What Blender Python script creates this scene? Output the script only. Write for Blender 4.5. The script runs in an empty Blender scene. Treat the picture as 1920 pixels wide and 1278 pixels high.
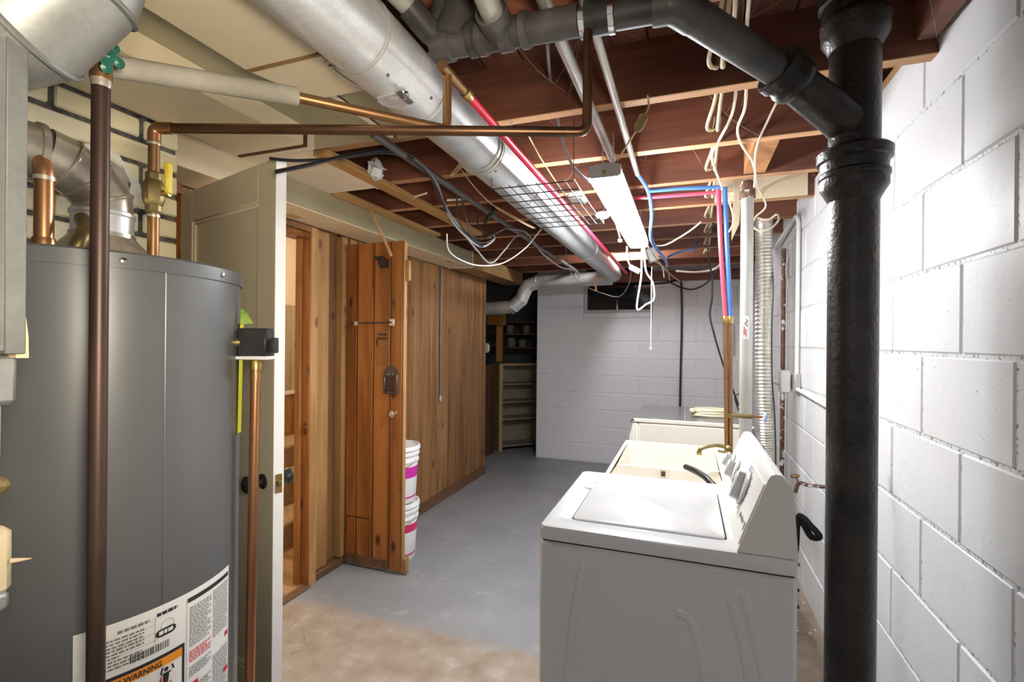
import bpy, bmesh, math, random
from mathutils import Vector, Matrix
random.seed(7)
PI = math.pi
SC = bpy.context.scene
COL = SC.collection

# ---------------------------------------------------------------- camera, world, lights
CAM_H = 1.42
FPX = 910.0
YAW = math.atan(328.0 / FPX)
ROLL = 0.009
cam_d = bpy.data.cameras.new('camera')
cam_d.sensor_width = 36.0
cam_d.lens = FPX / 1920.0 * 36.0
cam_d.clip_start = 0.02
cam = bpy.data.objects.new('camera', cam_d)
COL.objects.link(cam)
cam.matrix_world = (Matrix.Translation((0, 0, CAM_H)) @ Matrix.Rotation(YAW, 4, 'Z')
                    @ Matrix.Rotation(PI / 2, 4, 'X') @ Matrix.Rotation(ROLL, 4, 'Z'))
SC.camera = cam

world = bpy.data.worlds.new('world')
SC.world = world
world.use_nodes = True
world.node_tree.nodes['Background'].inputs[0].default_value = (0.95, 0.97, 1.0, 1)
world.node_tree.nodes['Background'].inputs[1].default_value = 0.16

def lamp(name, kind, loc, energy, color=(1, 1, 1), size=0.2, size_y=None, rot=(0, 0, 0)):
    d = bpy.data.lights.new(name, kind)
    d.energy = energy
    d.color = color
    if kind == 'AREA':
        d.size = size
        if size_y:
            d.shape = 'RECTANGLE'
            d.size_y = size_y
    else:
        d.shadow_soft_size = size
    o = bpy.data.objects.new(name, d)
    o.location = loc
    o.rotation_euler = rot
    COL.objects.link(o)
    return o

# unseen soft fill light, added behind the camera
lamp('rear_soft_light', 'AREA', (-0.15, -1.1, 2.12), 5, (0.98, 0.98, 1.0), 0.3, 1.3)
# added warm fill spot beside the camera, aimed at the heater and ducts
wl_ = lamp('left_fill_spot', 'SPOT', (0.16, 0.0, 1.50), 37, (1.0, 0.87, 0.68), 0.10)
wl_.data.spot_size = math.radians(104)
wl_.data.spot_blend = 0.7
wl_.rotation_euler = (Vector((-1.35, 0.85, 1.98)) - wl_.location).to_track_quat('-Z', 'Y').to_euler()
# unseen light added between the far joists to brighten the end wall
lamp('far_fill_light', 'POINT', (-0.55, 4.60, 2.33), 16, (0.97, 0.98, 1.0), 0.05)
# stair hall ceiling light
lamp('stair_hall_light', 'POINT', (-2.75, 2.35, 2.0), 13, (1.0, 0.90, 0.74), 0.10)

vs = SC.view_settings
vs.view_transform = 'Standard'
vs.look = 'None'
vs.exposure = 1.05
vs.gamma = 1.0
vs.use_curve_mapping = False

# ---------------------------------------------------------------- measuring helpers
_ct, _st = math.cos(YAW), math.sin(YAW)
_cr, _sr = math.cos(ROLL), math.sin(ROLL)
def ray(u, v):
    du, dv = u - 960.0, v - 639.0
    x = (du * _cr + dv * _sr) / FPX
    y = (-du * _sr + dv * _cr) / FPX
    return Vector((_ct * x - _st, _st * x + _ct, -y))
def _k(d, k):
    return Vector((d.x * k, d.y * k, CAM_H + d.z * k))
def az(u, v, z):
    d = ray(u, v); return _k(d, (z - CAM_H) / d.z)
def ay(u, v, y):
    d = ray(u, v); return _k(d, y / d.y)
def ax(u, v, x):
    d = ray(u, v); return _k(d, x / d.x)
def ad(u, v, dep):
    return _k(ray(u, v), dep)

# ---------------------------------------------------------------- materials
def _nt(name):
    m = bpy.data.materials.new(name)
    m.use_nodes = True
    nt = m.node_tree
    return m, nt, nt.nodes['Principled BSDF']
def _ramp(nt, stops):
    r = nt.nodes.new('ShaderNodeValToRGB')
    e = r.color_ramp.elements
    while len(e) < len(stops):
        e.new(0.5)
    for el, (p, c) in zip(e, stops):
        el.position = p
        el.color = (*c, 1) if len(c) == 3 else c
    return r
def _coords(nt, scale=(1, 1, 1), rnd=True, kind='Object'):
    tc = nt.nodes.new('ShaderNodeTexCoord')
    mp = nt.nodes.new('ShaderNodeMapping')
    mp.inputs['Scale'].default_value = scale
    nt.links.new(tc.outputs[kind], mp.inputs['Vector'])
    if rnd:
        oi = nt.nodes.new('ShaderNodeObjectInfo')
        mu = nt.nodes.new('ShaderNodeMath'); mu.operation = 'MULTIPLY'
        mu.inputs[1].default_value = 37.0
        nt.links.new(oi.outputs['Random'], mu.inputs[0])
        ad_ = nt.nodes.new('ShaderNodeVectorMath'); ad_.operation = 'ADD'
        nt.links.new(mp.outputs[0], ad_.inputs[0])
        nt.links.new(mu.outputs[0], ad_.inputs[1])
        return ad_.outputs[0]
    return mp.outputs[0]
def _noise(nt, vec, scale, detail=4, rough=0.55):
    n = nt.nodes.new('ShaderNodeTexNoise')
    n.inputs['Scale'].default_value = scale
    n.inputs['Detail'].default_value = detail
    n.inputs['Roughness'].default_value = rough
    nt.links.new(vec, n.inputs['Vector'])
    return n.outputs['Fac']
def _mix(nt, fac, a, b, mode='MIX'):
    x = nt.nodes.new('ShaderNodeMix'); x.data_type = 'RGBA'; x.blend_type = mode
    for sock, val in ((x.inputs[0], fac), (x.inputs[6], a), (x.inputs[7], b)):
        if isinstance(val, (int, float)):
            sock.default_value = val
        elif isinstance(val, tuple):
            sock.default_value = (*val, 1)
        else:
            nt.links.new(val, sock)
    return x.outputs[2]
def _bump(nt, bsdf, h, strength, dist=0.01):
    b = nt.nodes.new('ShaderNodeBump')
    b.inputs['Strength'].default_value = strength
    b.inputs['Distance'].default_value = dist
    nt.links.new(h, b.inputs['Height'])
    nt.links.new(b.outputs[0], bsdf.inputs['Normal'])

def plain(name, c1, c2=None, scale=8.0, rough=0.5, metal=0.0, bump=0.0, stretch=(1, 1, 1),
          lo=0.35, hi=0.65, spec=None, coat=0.0, bscale=None, spots=None, spot_scale=40, spot_at=0.7):
    m, nt, b = _nt(name)
    b.inputs['Roughness'].default_value = rough
    b.inputs['Metallic'].default_value = metal
    if coat:
        b.inputs['Coat Weight'].default_value = coat
        b.inputs['Coat Roughness'].default_value = 0.15
    if spec is not None:
        b.inputs['Specular IOR Level'].default_value = spec
    vec = _coords(nt, stretch)
    f = _noise(nt, vec, scale)
    r = _ramp(nt, [(lo, c1), (hi, c2 or tuple(min(1, x * 1.06) for x in c1))])
    nt.links.new(f, r.inputs[0])
    col = r.outputs[0]
    if spots:
        s = _noise(nt, vec, spot_scale, 3)
        sr = _ramp(nt, [(spot_at, (0, 0, 0)), (spot_at + 0.06, (1, 1, 1))])
        nt.links.new(s, sr.inputs[0])
        col = _mix(nt, sr.outputs[0], col, spots)
    nt.links.new(col, b.inputs['Base Color'])
    if bump:
        _bump(nt, b, _noise(nt, vec, bscale or scale * 3), bump)
    return m

def wood(name, light, dark, knot, axis='Z', rough=0.5, grain=1.0, knots=True, coat=0.0):
    """boards with grain along one axis, streaks and knots"""
    m, nt, b = _nt(name)
    b.inputs['Roughness'].default_value = rough
    if coat:
        b.inputs['Coat Weight'].default_value = coat
    st = {'X': (0.08, 1, 1), 'Y': (1, 0.08, 1), 'Z': (1, 1, 0.08)}[axis]
    vec = _coords(nt, st)
    f1 = _noise(nt, vec, 14 * grain, 5, 0.6)
    f2 = _noise(nt, vec, 60 * grain, 3, 0.6)
    r = _ramp(nt, [(0.34, dark), (0.58, light)])
    nt.links.new(f1, r.inputs[0])
    r2 = _ramp(nt, [(0.35, (0.72, 0.72, 0.72)), (0.6, (1, 1, 1))])
    nt.links.new(f2, r2.inputs[0])
    col = _mix(nt, 0.6, r.outputs[0], r2.outputs[0], 'MULTIPLY')
    oi = nt.nodes.new('ShaderNodeObjectInfo')
    rr = _ramp(nt, [(0.0, (0.66, 0.62, 0.58)), (1.0, (1.05, 1.05, 1.05))])
    nt.links.new(oi.outputs['Random'], rr.inputs[0])
    col = _mix(nt, 1.0, col, rr.outputs[0], 'MULTIPLY')
    if knots:
        ks = {'X': (0.5, 1, 1), 'Y': (1, 0.5, 1), 'Z': (1, 1, 0.5)}[axis]
        kv = _coords(nt, ks)
        v = nt.nodes.new('ShaderNodeTexVoronoi')
        v.inputs['Scale'].default_value = 7.5
        nt.links.new(kv, v.inputs['Vector'])
        kr = _ramp(nt, [(0.0, (1, 1, 1)), (0.085, (0.85, 0.85, 0.85)), (0.16, (0, 0, 0))])
        nt.links.new(v.outputs['Distance'], kr.inputs[0])
        col = _mix(nt, kr.outputs[0], col, knot)
    nt.links.new(col, b.inputs['Base Color'])
    _bump(nt, b, f2, 0.12, 0.004)
    return m

def block_paint(name, c, dirt, speck=0.66):
    m, nt, b = _nt(name)
    b.inputs['Roughness'].default_value = 0.42
    vec = _coords(nt)
    big = _noise(nt, vec, 9, 3)
    fine = _noise(nt, vec, 85, 3)
    mid = _noise(nt, vec, 26, 4)
    r = _ramp(nt, [(0.3, tuple(x * 0.965 for x in c)), (0.7, c)])
    nt.links.new(big, r.inputs[0])
    sp = _ramp(nt, [(speck, (0, 0, 0)), (speck + 0.05, (1, 1, 1))])
    nt.links.new(fine, sp.inputs[0])
    col = _mix(nt, sp.outputs[0], r.outputs[0], dirt)
    nt.links.new(col, b.inputs['Base Color'])
    _bump(nt, b, mid, 0.35, 0.004)
    return m

def galv(name, tint=(0.58, 0.61, 0.62), rough=0.36, metal=0.5):
    m, nt, b = _nt(name)
    vec = _coords(nt)
    v = nt.nodes.new('ShaderNodeTexVoronoi'); v.inputs['Scale'].default_value = 170
    nt.links.new(vec, v.inputs['Vector'])
    n = _noise(nt, vec, 7, 4)
    a = _mix(nt, 0.16, n, v.outputs['Color'])
    r = _ramp(nt, [(0.25, tuple(x * 0.72 for x in tint)), (0.75, tuple(min(1, x * 1.12) for x in tint))])
    nt.links.new(a, r.inputs[0])
    nt.links.new(r.outputs[0], b.inputs['Base Color'])
    b.inputs['Metallic'].default_value = metal
    rr = nt.nodes.new('ShaderNodeMapRange')
    rr.inputs[3].default_value = rough - 0.08; rr.inputs[4].default_value = rough + 0.14
    nt.links.new(n, rr.inputs[0]); nt.links.new(rr.outputs[0], b.inputs['Roughness'])
    return m

def floor_mat():
    m, nt, b = _nt('painted_concrete')
    tc = nt.nodes.new('ShaderNodeTexCoord')
    vec = tc.outputs['Object']
    big = _noise(nt, vec, 1.6, 5)
    mid = _noise(nt, vec, 9, 5)
    fin = _noise(nt, vec, 60, 4)
    grey = _ramp(nt, [(0.3, (0.235, 0.245, 0.26)), (0.7, (0.33, 0.335, 0.345))]); nt.links.new(big, grey.inputs[0])
    brown = _ramp(nt, [(0.25, (0.30, 0.232, 0.175)), (0.7, (0.45, 0.375, 0.31))]); nt.links.new(mid, brown.inputs[0])
    sep = nt.nodes.new('ShaderNodeSeparateXYZ'); nt.links.new(vec, sep.inputs[0])
    # worn, unpainted slab towards the furnace side
    yy = nt.nodes.new('ShaderNodeMath'); yy.operation = 'MULTIPLY_ADD'
    nt.links.new(mid, yy.inputs[0]); yy.inputs[1].default_value = 0.16
    nt.links.new(sep.outputs['Y'], yy.inputs[2])
    ed = nt.nodes.new('ShaderNodeMapRange')
    ed.inputs[1].default_value = 2.13; ed.inputs[2].default_value = 2.23
    ed.inputs[3].default_value = 1.0; ed.inputs[4].default_value = 0.0
    nt.links.new(yy.outputs[0], ed.inputs[0])
    ex = nt.nodes.new('ShaderNodeMapRange')
    ex.inputs[1].default_value = 0.22; ex.inputs[2].default_value = 0.3
    nt.links.new(sep.outputs['X'], ex.inputs[0])
    mx = nt.nodes.new('ShaderNodeMath'); mx.operation = 'MAXIMUM'
    nt.links.new(ed.outputs[0], mx.inputs[0]); nt.links.new(ex.outputs[0], mx.inputs[1])
    col = _mix(nt, mx.outputs[0], grey.outputs[0], brown.outputs[0])
    # light scuffs and dust
    sc = _ramp(nt, [(0.58, (0, 0, 0)), (0.72, (1, 1, 1))]); nt.links.new(mid, sc.inputs[0])
    s2 = nt.nodes.new('ShaderNodeMath'); s2.operation = 'MULTIPLY'; s2.inputs[1].default_value = 0.22
    nt.links.new(sc.outputs[0], s2.inputs[0])
    col = _mix(nt, s2.outputs[0], col, (0.62, 0.62, 0.6))
    # chips
    ch = _ramp(nt, [(0.74, (0, 0, 0)), (0.77, (1, 1, 1))]); nt.links.new(fin, ch.inputs[0])
    col = _mix(nt, ch.outputs[0], col, (0.16, 0.14, 0.12))
    # hairline cracks
    vv = nt.nodes.new('ShaderNodeVectorMath'); vv.operation = 'ADD'
    dn = nt.nodes.new('ShaderNodeTexNoise'); dn.inputs['Scale'].default_value = 3.0
    nt.links.new(vec, dn.inputs['Vector']); nt.links.new(vec, vv.inputs[0]); nt.links.new(dn.outputs['Color'], vv.inputs[1])
    vo = nt.nodes.new('ShaderNodeTexVoronoi'); vo.feature = 'DISTANCE_TO_EDGE'; vo.inputs['Scale'].default_value = 0.85
    nt.links.new(vv.outputs[0], vo.inputs['Vector'])
    cr = _ramp(nt, [(0.0, (1, 1, 1)), (0.007, (0, 0, 0))]); nt.links.new(vo.outputs['Distance'], cr.inputs[0])
    g = _ramp(nt, [(0.5, (0, 0, 0)), (0.6, (0.8, 0.8, 0.8))]); nt.links.new(big, g.inputs[0])
    cm = nt.nodes.new('ShaderNodeMath'); cm.operation = 'MULTIPLY'
    nt.links.new(cr.outputs[0], cm.inputs[0]); nt.links.new(g.outputs[0], cm.inputs[1])
    col = _mix(nt, cm.outputs[0], col, (0.12, 0.09, 0.07))
    nt.links.new(col, b.inputs['Base Color'])
    ro = nt.nodes.new('ShaderNodeMapRange'); ro.inputs[3].default_value = 0.34; ro.inputs[4].default_value = 0.62
    nt.links.new(mid, ro.inputs[0]); nt.links.new(ro.outputs[0], b.inputs['Roughness'])
    _bump(nt, b, mid, 0.12, 0.006)
    return m

def emit(name, c, s):
    m, nt, b = _nt(name)
    b.inputs['Base Color'].default_value = (*c, 1)
    b.inputs['Emission Color'].default_value = (*c, 1)
    b.inputs['Emission Strength'].default_value = s
    return m

M = {}
M['block'] = block_paint('white_block_paint', (0.70, 0.705, 0.715), (0.34, 0.34, 0.35), 0.69)
M['mortar'] = block_paint('white_mortar_paint', (0.64, 0.645, 0.65), (0.20, 0.20, 0.20), 0.555)
M['block_far'] = block_paint('lightened_block_paint', (0.84, 0.85, 0.88), (0.55, 0.55, 0.57), 0.72)  # right wall's white paint, lightened to stand in for missing light
M['mortar_far'] = block_paint('lightened_mortar_paint', (0.78, 0.79, 0.82), (0.5, 0.5, 0.52), 0.72)  # mortar of the same wall, lightened likewise
M['dark_wall'] = plain('dark_alcove_tone', (0.055, 0.06, 0.065), (0.08, 0.085, 0.09), 3, 0.8)  # near-black colour for the alcove walls and window well
M['brick'] = plain('cream_painted_brick', (0.80, 0.72, 0.47), (0.86, 0.79, 0.56), 5, 0.5, bump=0.25, bscale=40,
                   spots=(0.30, 0.26, 0.18), spot_scale=55, spot_at=0.71)
M['brick_mortar'] = plain('black_tar_joint', (0.012, 0.014, 0.022), (0.16, 0.15, 0.12), 24, 0.7, bump=0.6, bscale=60)
M['cement'] = plain('grey_cement_patch', (0.30, 0.285, 0.26), (0.40, 0.38, 0.345), 25, 0.9, bump=0.5)
M['plaster'] = plain('white_plaster_smear', (0.75, 0.73, 0.66), (0.85, 0.83, 0.77), 20, 0.8, bump=0.4)
M['floor'] = floor_mat()
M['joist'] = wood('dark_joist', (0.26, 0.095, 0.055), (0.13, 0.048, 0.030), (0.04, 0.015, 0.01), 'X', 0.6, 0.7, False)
M['joist_edge'] = wood('joist_edge_lit', (0.60, 0.33, 0.16), (0.42, 0.21, 0.10), (0.2, 0.08, 0.04), 'X', 0.7, 0.8, False)  # joist wood made paler, as if lit from below
M['subfloor'] = wood('dark_subfloor', (0.26, 0.098, 0.056), (0.13, 0.05, 0.03), (0.04, 0.015, 0.01), 'Y', 0.7, 0.6, False)
M['strap'] = wood('yellow_strapping', (0.66, 0.41, 0.17), (0.50, 0.28, 0.10), (0.25, 0.12, 0.04), 'Y', 0.6, 0.8)
M['fresh_wood'] = wood('new_lumber', (0.74, 0.48, 0.24), (0.58, 0.33, 0.14), (0.3, 0.15, 0.05), 'Y', 0.6, 0.9)
M['block_wood'] = wood('orange_blocking', (0.62, 0.30, 0.12), (0.42, 0.18, 0.07), (0.2, 0.08, 0.04), 'Z', 0.6, 0.8, False)
M['pine'] = wood('knotty_pine', (0.50, 0.225, 0.065), (0.30, 0.115, 0.030), (0.07, 0.025, 0.01), 'Z', 0.42, 0.8)
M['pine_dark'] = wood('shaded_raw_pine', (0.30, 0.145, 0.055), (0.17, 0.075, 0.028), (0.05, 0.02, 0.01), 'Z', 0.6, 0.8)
M['pine_old'] = wood('raw_knotty_pine', (0.44, 0.225, 0.085), (0.24, 0.105, 0.036), (0.06, 0.025, 0.012), 'Z', 0.6, 0.8)
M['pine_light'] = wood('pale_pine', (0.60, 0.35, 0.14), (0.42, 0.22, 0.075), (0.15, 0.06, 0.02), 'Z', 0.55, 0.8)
M['pine_orange'] = wood('orange_pine_door', (0.46, 0.175, 0.042), (0.24, 0.075, 0.017), (0.05, 0.015, 0.006), 'Z', 0.36, 0.8)
M['base_wood'] = wood('dirty_baseboard', (0.24, 0.125, 0.06), (0.13, 0.065, 0.032), (0.05, 0.02, 0.01), 'Y', 0.6, 0.8, False)
M['laminate'] = wood('laminate_plank', (0.62, 0.38, 0.19), (0.46, 0.26, 0.12), (0.3, 0.15, 0.06), 'X', 0.4, 1.0, False)
M['cream'] = plain('cream_duct_paint', (0.78, 0.66, 0.45), (0.82, 0.71, 0.51), 2.5, 0.42, bump=0.03, bscale=12)
M['cream_warm'] = plain('cream_board_paint', (0.78, 0.67, 0.52), (0.84, 0.74, 0.60), 3, 0.6)
M['olive'] = plain('olive_duct_tone', (0.36, 0.33, 0.21), (0.43, 0.39, 0.26), 3, 0.45)  # darker olive tone on the panning sheets and soffit duct's side
M['brown_duct'] = plain('brown_duct_paint', (0.30, 0.18, 0.07), (0.38, 0.24, 0.10), 3, 0.4, 0.2)
M['pinksheet'] = plain('pinkish_plastic_sheet', (0.68, 0.50, 0.40), (0.78, 0.60, 0.50), 6, 0.35)
M['galv'] = galv('galvanised_sheet')
M['galv_bright'] = galv('bright_galvanised', (0.76, 0.79, 0.81), 0.30)
M['galv_dull'] = galv('dull_galvanised', (0.50, 0.49, 0.45), 0.42, 0.5)
M['galv_dark'] = galv('dark_conduit', (0.20, 0.20, 0.20), 0.45, 0.6)
M['casing'] = galv('furnace_casing', (0.23, 0.24, 0.23), 0.45, 0.5)
M['galv_elbow'] = galv('elbow_galvanised', (0.33, 0.34, 0.33), 0.40, 0.5)
M['flue'] = galv('flue_metal', (0.55, 0.51, 0.44), 0.25, 0.7)
M['black_iron'] = plain('black_painted_iron', (0.012, 0.011, 0.011), (0.035, 0.03, 0.028), 9, 0.34, 0.1, bump=0.3, bscale=70,
                        spots=(0.10, 0.05, 0.03), spot_scale=14, spot_at=0.70)
M['black_plastic'] = plain('black_plastic', (0.015, 0.015, 0.016), (0.03, 0.03, 0.03), 12, 0.38)
M['abs'] = plain('black_drain_pipe', (0.03, 0.028, 0.027), (0.085, 0.08, 0.076), 7, 0.42)
M['steel_pipe'] = plain('black_steel_pipe', (0.030, 0.018, 0.015), (0.085, 0.050, 0.040), 12, 0.42, 0.5, stretch=(1, 1, .2),
                        spots=(0.22, 0.14, 0.08), spot_scale=60, spot_at=0.72)
M['copper'] = plain('copper_pipe', (0.36, 0.165, 0.075), (0.58, 0.30, 0.15), 9, 0.33, 0.9, stretch=(1, 1, .3))
M['copper_dark'] = plain('tarnished_copper', (0.075, 0.040, 0.024), (0.20, 0.105, 0.055), 5, 0.36, 0.85)
M['copper_old'] = plain('brown_copper', (0.26, 0.14, 0.06), (0.38, 0.21, 0.10), 6, 0.4, 0.8)
M['brass'] = plain('brass', (0.42, 0.28, 0.09), (0.60, 0.43, 0.17), 14, 0.32, 0.9)
M['brass_dark'] = plain('corroded_brass', (0.20, 0.15, 0.06), (0.33, 0.26, 0.12), 14, 0.45, 0.8)
M['solder'] = plain('solder_ring', (0.62, 0.55, 0.45), (0.72, 0.66, 0.58), 20, 0.35, 0.7)
M['insul'] = plain('grey_pipe_insulation', (0.27, 0.25, 0.20), (0.37, 0.345, 0.29), 14, 0.9, bump=0.2)
M['heater'] = plain('grey_heater_enamel', (0.115, 0.12, 0.128), (0.13, 0.136, 0.144), 3, 0.36, 0.15)
M['heater_lid'] = plain('grey_heater_lid', (0.11, 0.115, 0.122), (0.125, 0.13, 0.137), 3, 0.35, 0.15)
M['label'] = plain('white_label_paper', (0.80, 0.80, 0.79), (0.83, 0.83, 0.82), 3, 0.45)
M['ink'] = plain('black_ink', (0.02, 0.02, 0.022), (0.03, 0.03, 0.03), 3, 0.5)
M['ink_grey'] = plain('grey_print', (0.16, 0.16, 0.165), (0.26, 0.26, 0.26), 90, 0.5)
M['ink_red'] = plain('red_ink', (0.62, 0.012, 0.03), (0.66, 0.02, 0.04), 3, 0.5)
M['orange'] = plain('orange_ink', (0.83, 0.27, 0.01), (0.86, 0.30, 0.02), 3, 0.5)
M['yellow'] = plain('yellow_plastic', (0.62, 0.47, 0.02), (0.70, 0.55, 0.04), 5, 0.4)
M['tag_yellow'] = plain('yellow_green_tag', (0.50, 0.55, 0.03), (0.62, 0.64, 0.06), 5, 0.4)
M['green'] = plain('green_valve_enamel', (0.006, 0.07, 0.045), (0.012, 0.13, 0.085), 18, 0.25)
M['enamel'] = plain('white_washer_enamel', (0.66, 0.665, 0.67), (0.68, 0.685, 0.69), 2, 0.24, coat=0.3)
M['console'] = plain('white_console_plastic', (0.74, 0.72, 0.69), (0.76, 0.74, 0.71), 2, 0.35)
M['knob_grey'] = plain('grey_knob_plastic', (0.50, 0.50, 0.50), (0.58, 0.58, 0.58), 3, 0.3)
M['almond'] = plain('almond_dryer_enamel', (0.72, 0.67, 0.60), (0.75, 0.70, 0.63), 2, 0.3)
M['dryer_top'] = plain('grey_dryer_top', (0.20, 0.20, 0.195), (0.26, 0.26, 0.25), 4, 0.22, 0.3, spots=(0.7, 0.7, 0.68), spot_scale=24, spot_at=0.74)
M['tub'] = plain('cream_tub_plastic', (0.76, 0.71, 0.62), (0.80, 0.75, 0.66), 3, 0.4)
M['door_paint'] = plain('cream_door_paint', (0.68, 0.61, 0.45), (0.72, 0.65, 0.50), 2, 0.45)
M['door_edge'] = plain('white_door_edge', (0.86, 0.85, 0.83), (0.89, 0.88, 0.86), 4, 0.4)
M['red_pex'] = plain('red_pex', (0.70, 0.02, 0.06), (0.76, 0.03, 0.08), 4, 0.3)
M['pink_pex'] = plain('faded_red_pex', (0.62, 0.05, 0.10), (0.70, 0.10, 0.16), 4, 0.3)
M['blue_pex'] = plain('blue_pex', (0.055, 0.16, 0.46), (0.09, 0.22, 0.54), 4, 0.3)
M['cable_beige'] = plain('beige_cable', (0.70, 0.60, 0.44), (0.78, 0.69, 0.53), 12, 0.5)
M['cable_white'] = plain('white_cable', (0.78, 0.76, 0.70), (0.84, 0.82, 0.77), 12, 0.45)
M['cable_grey'] = plain('grey_cable', (0.20, 0.21, 0.23), (0.28, 0.29, 0.31), 12, 0.45)
M['cable_black'] = plain('black_cable', (0.010, 0.010, 0.011), (0.02, 0.02, 0.02), 12, 0.4)
M['romex_old'] = plain('old_cloth_cable', (0.56, 0.46, 0.27), (0.66, 0.56, 0.36), 12, 0.6)
M['twine'] = plain('twine', (0.46, 0.34, 0.16), (0.58, 0.44, 0.23), 40, 0.9, bump=0.6, bscale=200)
M['pipe_grey'] = plain('grey_galv_post', (0.44, 0.45, 0.40), (0.56, 0.57, 0.52), 12, 0.45, 0.35, stretch=(1, 1, .3))
M['foil'] = plain('aluminium_foil_hose', (0.62, 0.60, 0.54), (0.78, 0.76, 0.70), 16, 0.30, 0.85)
M['rust'] = plain('rusty_pipe', (0.10, 0.05, 0.03), (0.22, 0.13, 0.09), 20, 0.6, 0.3, spots=(0.75, 0.75, 0.74), spot_scale=22, spot_at=0.58)
M['white_plastic'] = plain('white_plastic', (0.80, 0.80, 0.79), (0.83, 0.83, 0.82), 3, 0.35)
M['fix_grey'] = plain('fixture_endcap', (0.38, 0.39, 0.40), (0.44, 0.45, 0.46), 5, 0.3)
M['lens'] = emit('fluorescent_lens', (0.95, 0.98, 1.0), 45.0)
M['chrome'] = plain('chrome', (0.72, 0.72, 0.72), (0.8, 0.8, 0.8), 6, 0.18, 1.0)
M['handle_brown'] = plain('brown_pull_metal', (0.085, 0.065, 0.060), (0.13, 0.105, 0.10), 10, 0.35, 0.5)
M['glass_dark'] = plain('dark_window_glass', (0.008, 0.009, 0.011), (0.016, 0.017, 0.02), 5, 0.10, 0.0)
M['window_frame'] = plain('grey_window_frame', (0.55, 0.56, 0.58), (0.62, 0.63, 0.65), 6, 0.5)
M['pail'] = plain('white_pail_plastic', (0.78, 0.78, 0.78), (0.82, 0.82, 0.82), 3, 0.35)
M['magenta'] = plain('magenta_label', (0.52, 0.015, 0.32), (0.60, 0.03, 0.38), 5, 0.4)
M['crimson'] = plain('crimson_label', (0.62, 0.015, 0.10), (0.68, 0.03, 0.14), 5, 0.4)
M['carpet'] = plain('tan_carpet', (0.42, 0.27, 0.13), (0.66, 0.47, 0.27), 90, 0.95, bump=1.0, bscale=120)
M['wains'] = wood('orange_wainscot', (0.56, 0.26, 0.06), (0.40, 0.16, 0.035), (0.1, 0.03, 0.01), 'Z', 0.4, 0.8)
M['hall_beige'] = wood('beige_panelling', (0.60, 0.49, 0.32), (0.50, 0.40, 0.25), (0.4, 0.3, 0.2), 'Z', 0.5, 0.5, False)
M['hall_cream'] = plain('hall_cream_plaster', (0.82, 0.70, 0.52), (0.85, 0.74, 0.57), 2, 0.7)
M['shelf'] = wood('shelf_wood', (0.46, 0.34, 0.17), (0.36, 0.25, 0.11), (0.2, 0.1, 0.05), 'Z', 0.6, 0.6, False)
M['shelf_in'] = wood('grey_shelf_ply', (0.30, 0.26, 0.18), (0.22, 0.19, 0.13), (0.2, 0.1, 0.05), 'X', 0.7, 0.6, False)
M['dark_brown'] = plain('dark_brown_panel', (0.075, 0.032, 0.018), (0.10, 0.045, 0.026), 4, 0.5)
M['cardboard'] = plain('tan_masonite', (0.46, 0.38, 0.24), (0.60, 0.50, 0.34), 9, 0.6, bump=0.3)
M['rack_wire'] = plain('black_rack_wire', (0.012, 0.012, 0.012), (0.03, 0.03, 0.03), 9, 0.4)
M['brown_cloth'] = plain('rag', (0.75, 0.76, 0.80), (0.85, 0.86, 0.9), 9, 0.8)
M['tag_green'] = plain('yellow_green_leaf', (0.16, 0.34, 0.05), (0.45, 0.58, 0.12), 40, 0.4)
M['web'] = plain('cobweb', (0.55, 0.5, 0.45), (0.6, 0.55, 0.5), 5, 0.9)
M['blue_valve'] = plain('blue_white_valve', (0.08, 0.20, 0.48), (0.65, 0.72, 0.82), 60, 0.4)

# ---------------------------------------------------------------- mesh helpers
WLOC = {}
def V(*a):
    return Vector(a[0]) if len(a) == 1 else Vector(a)

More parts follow.
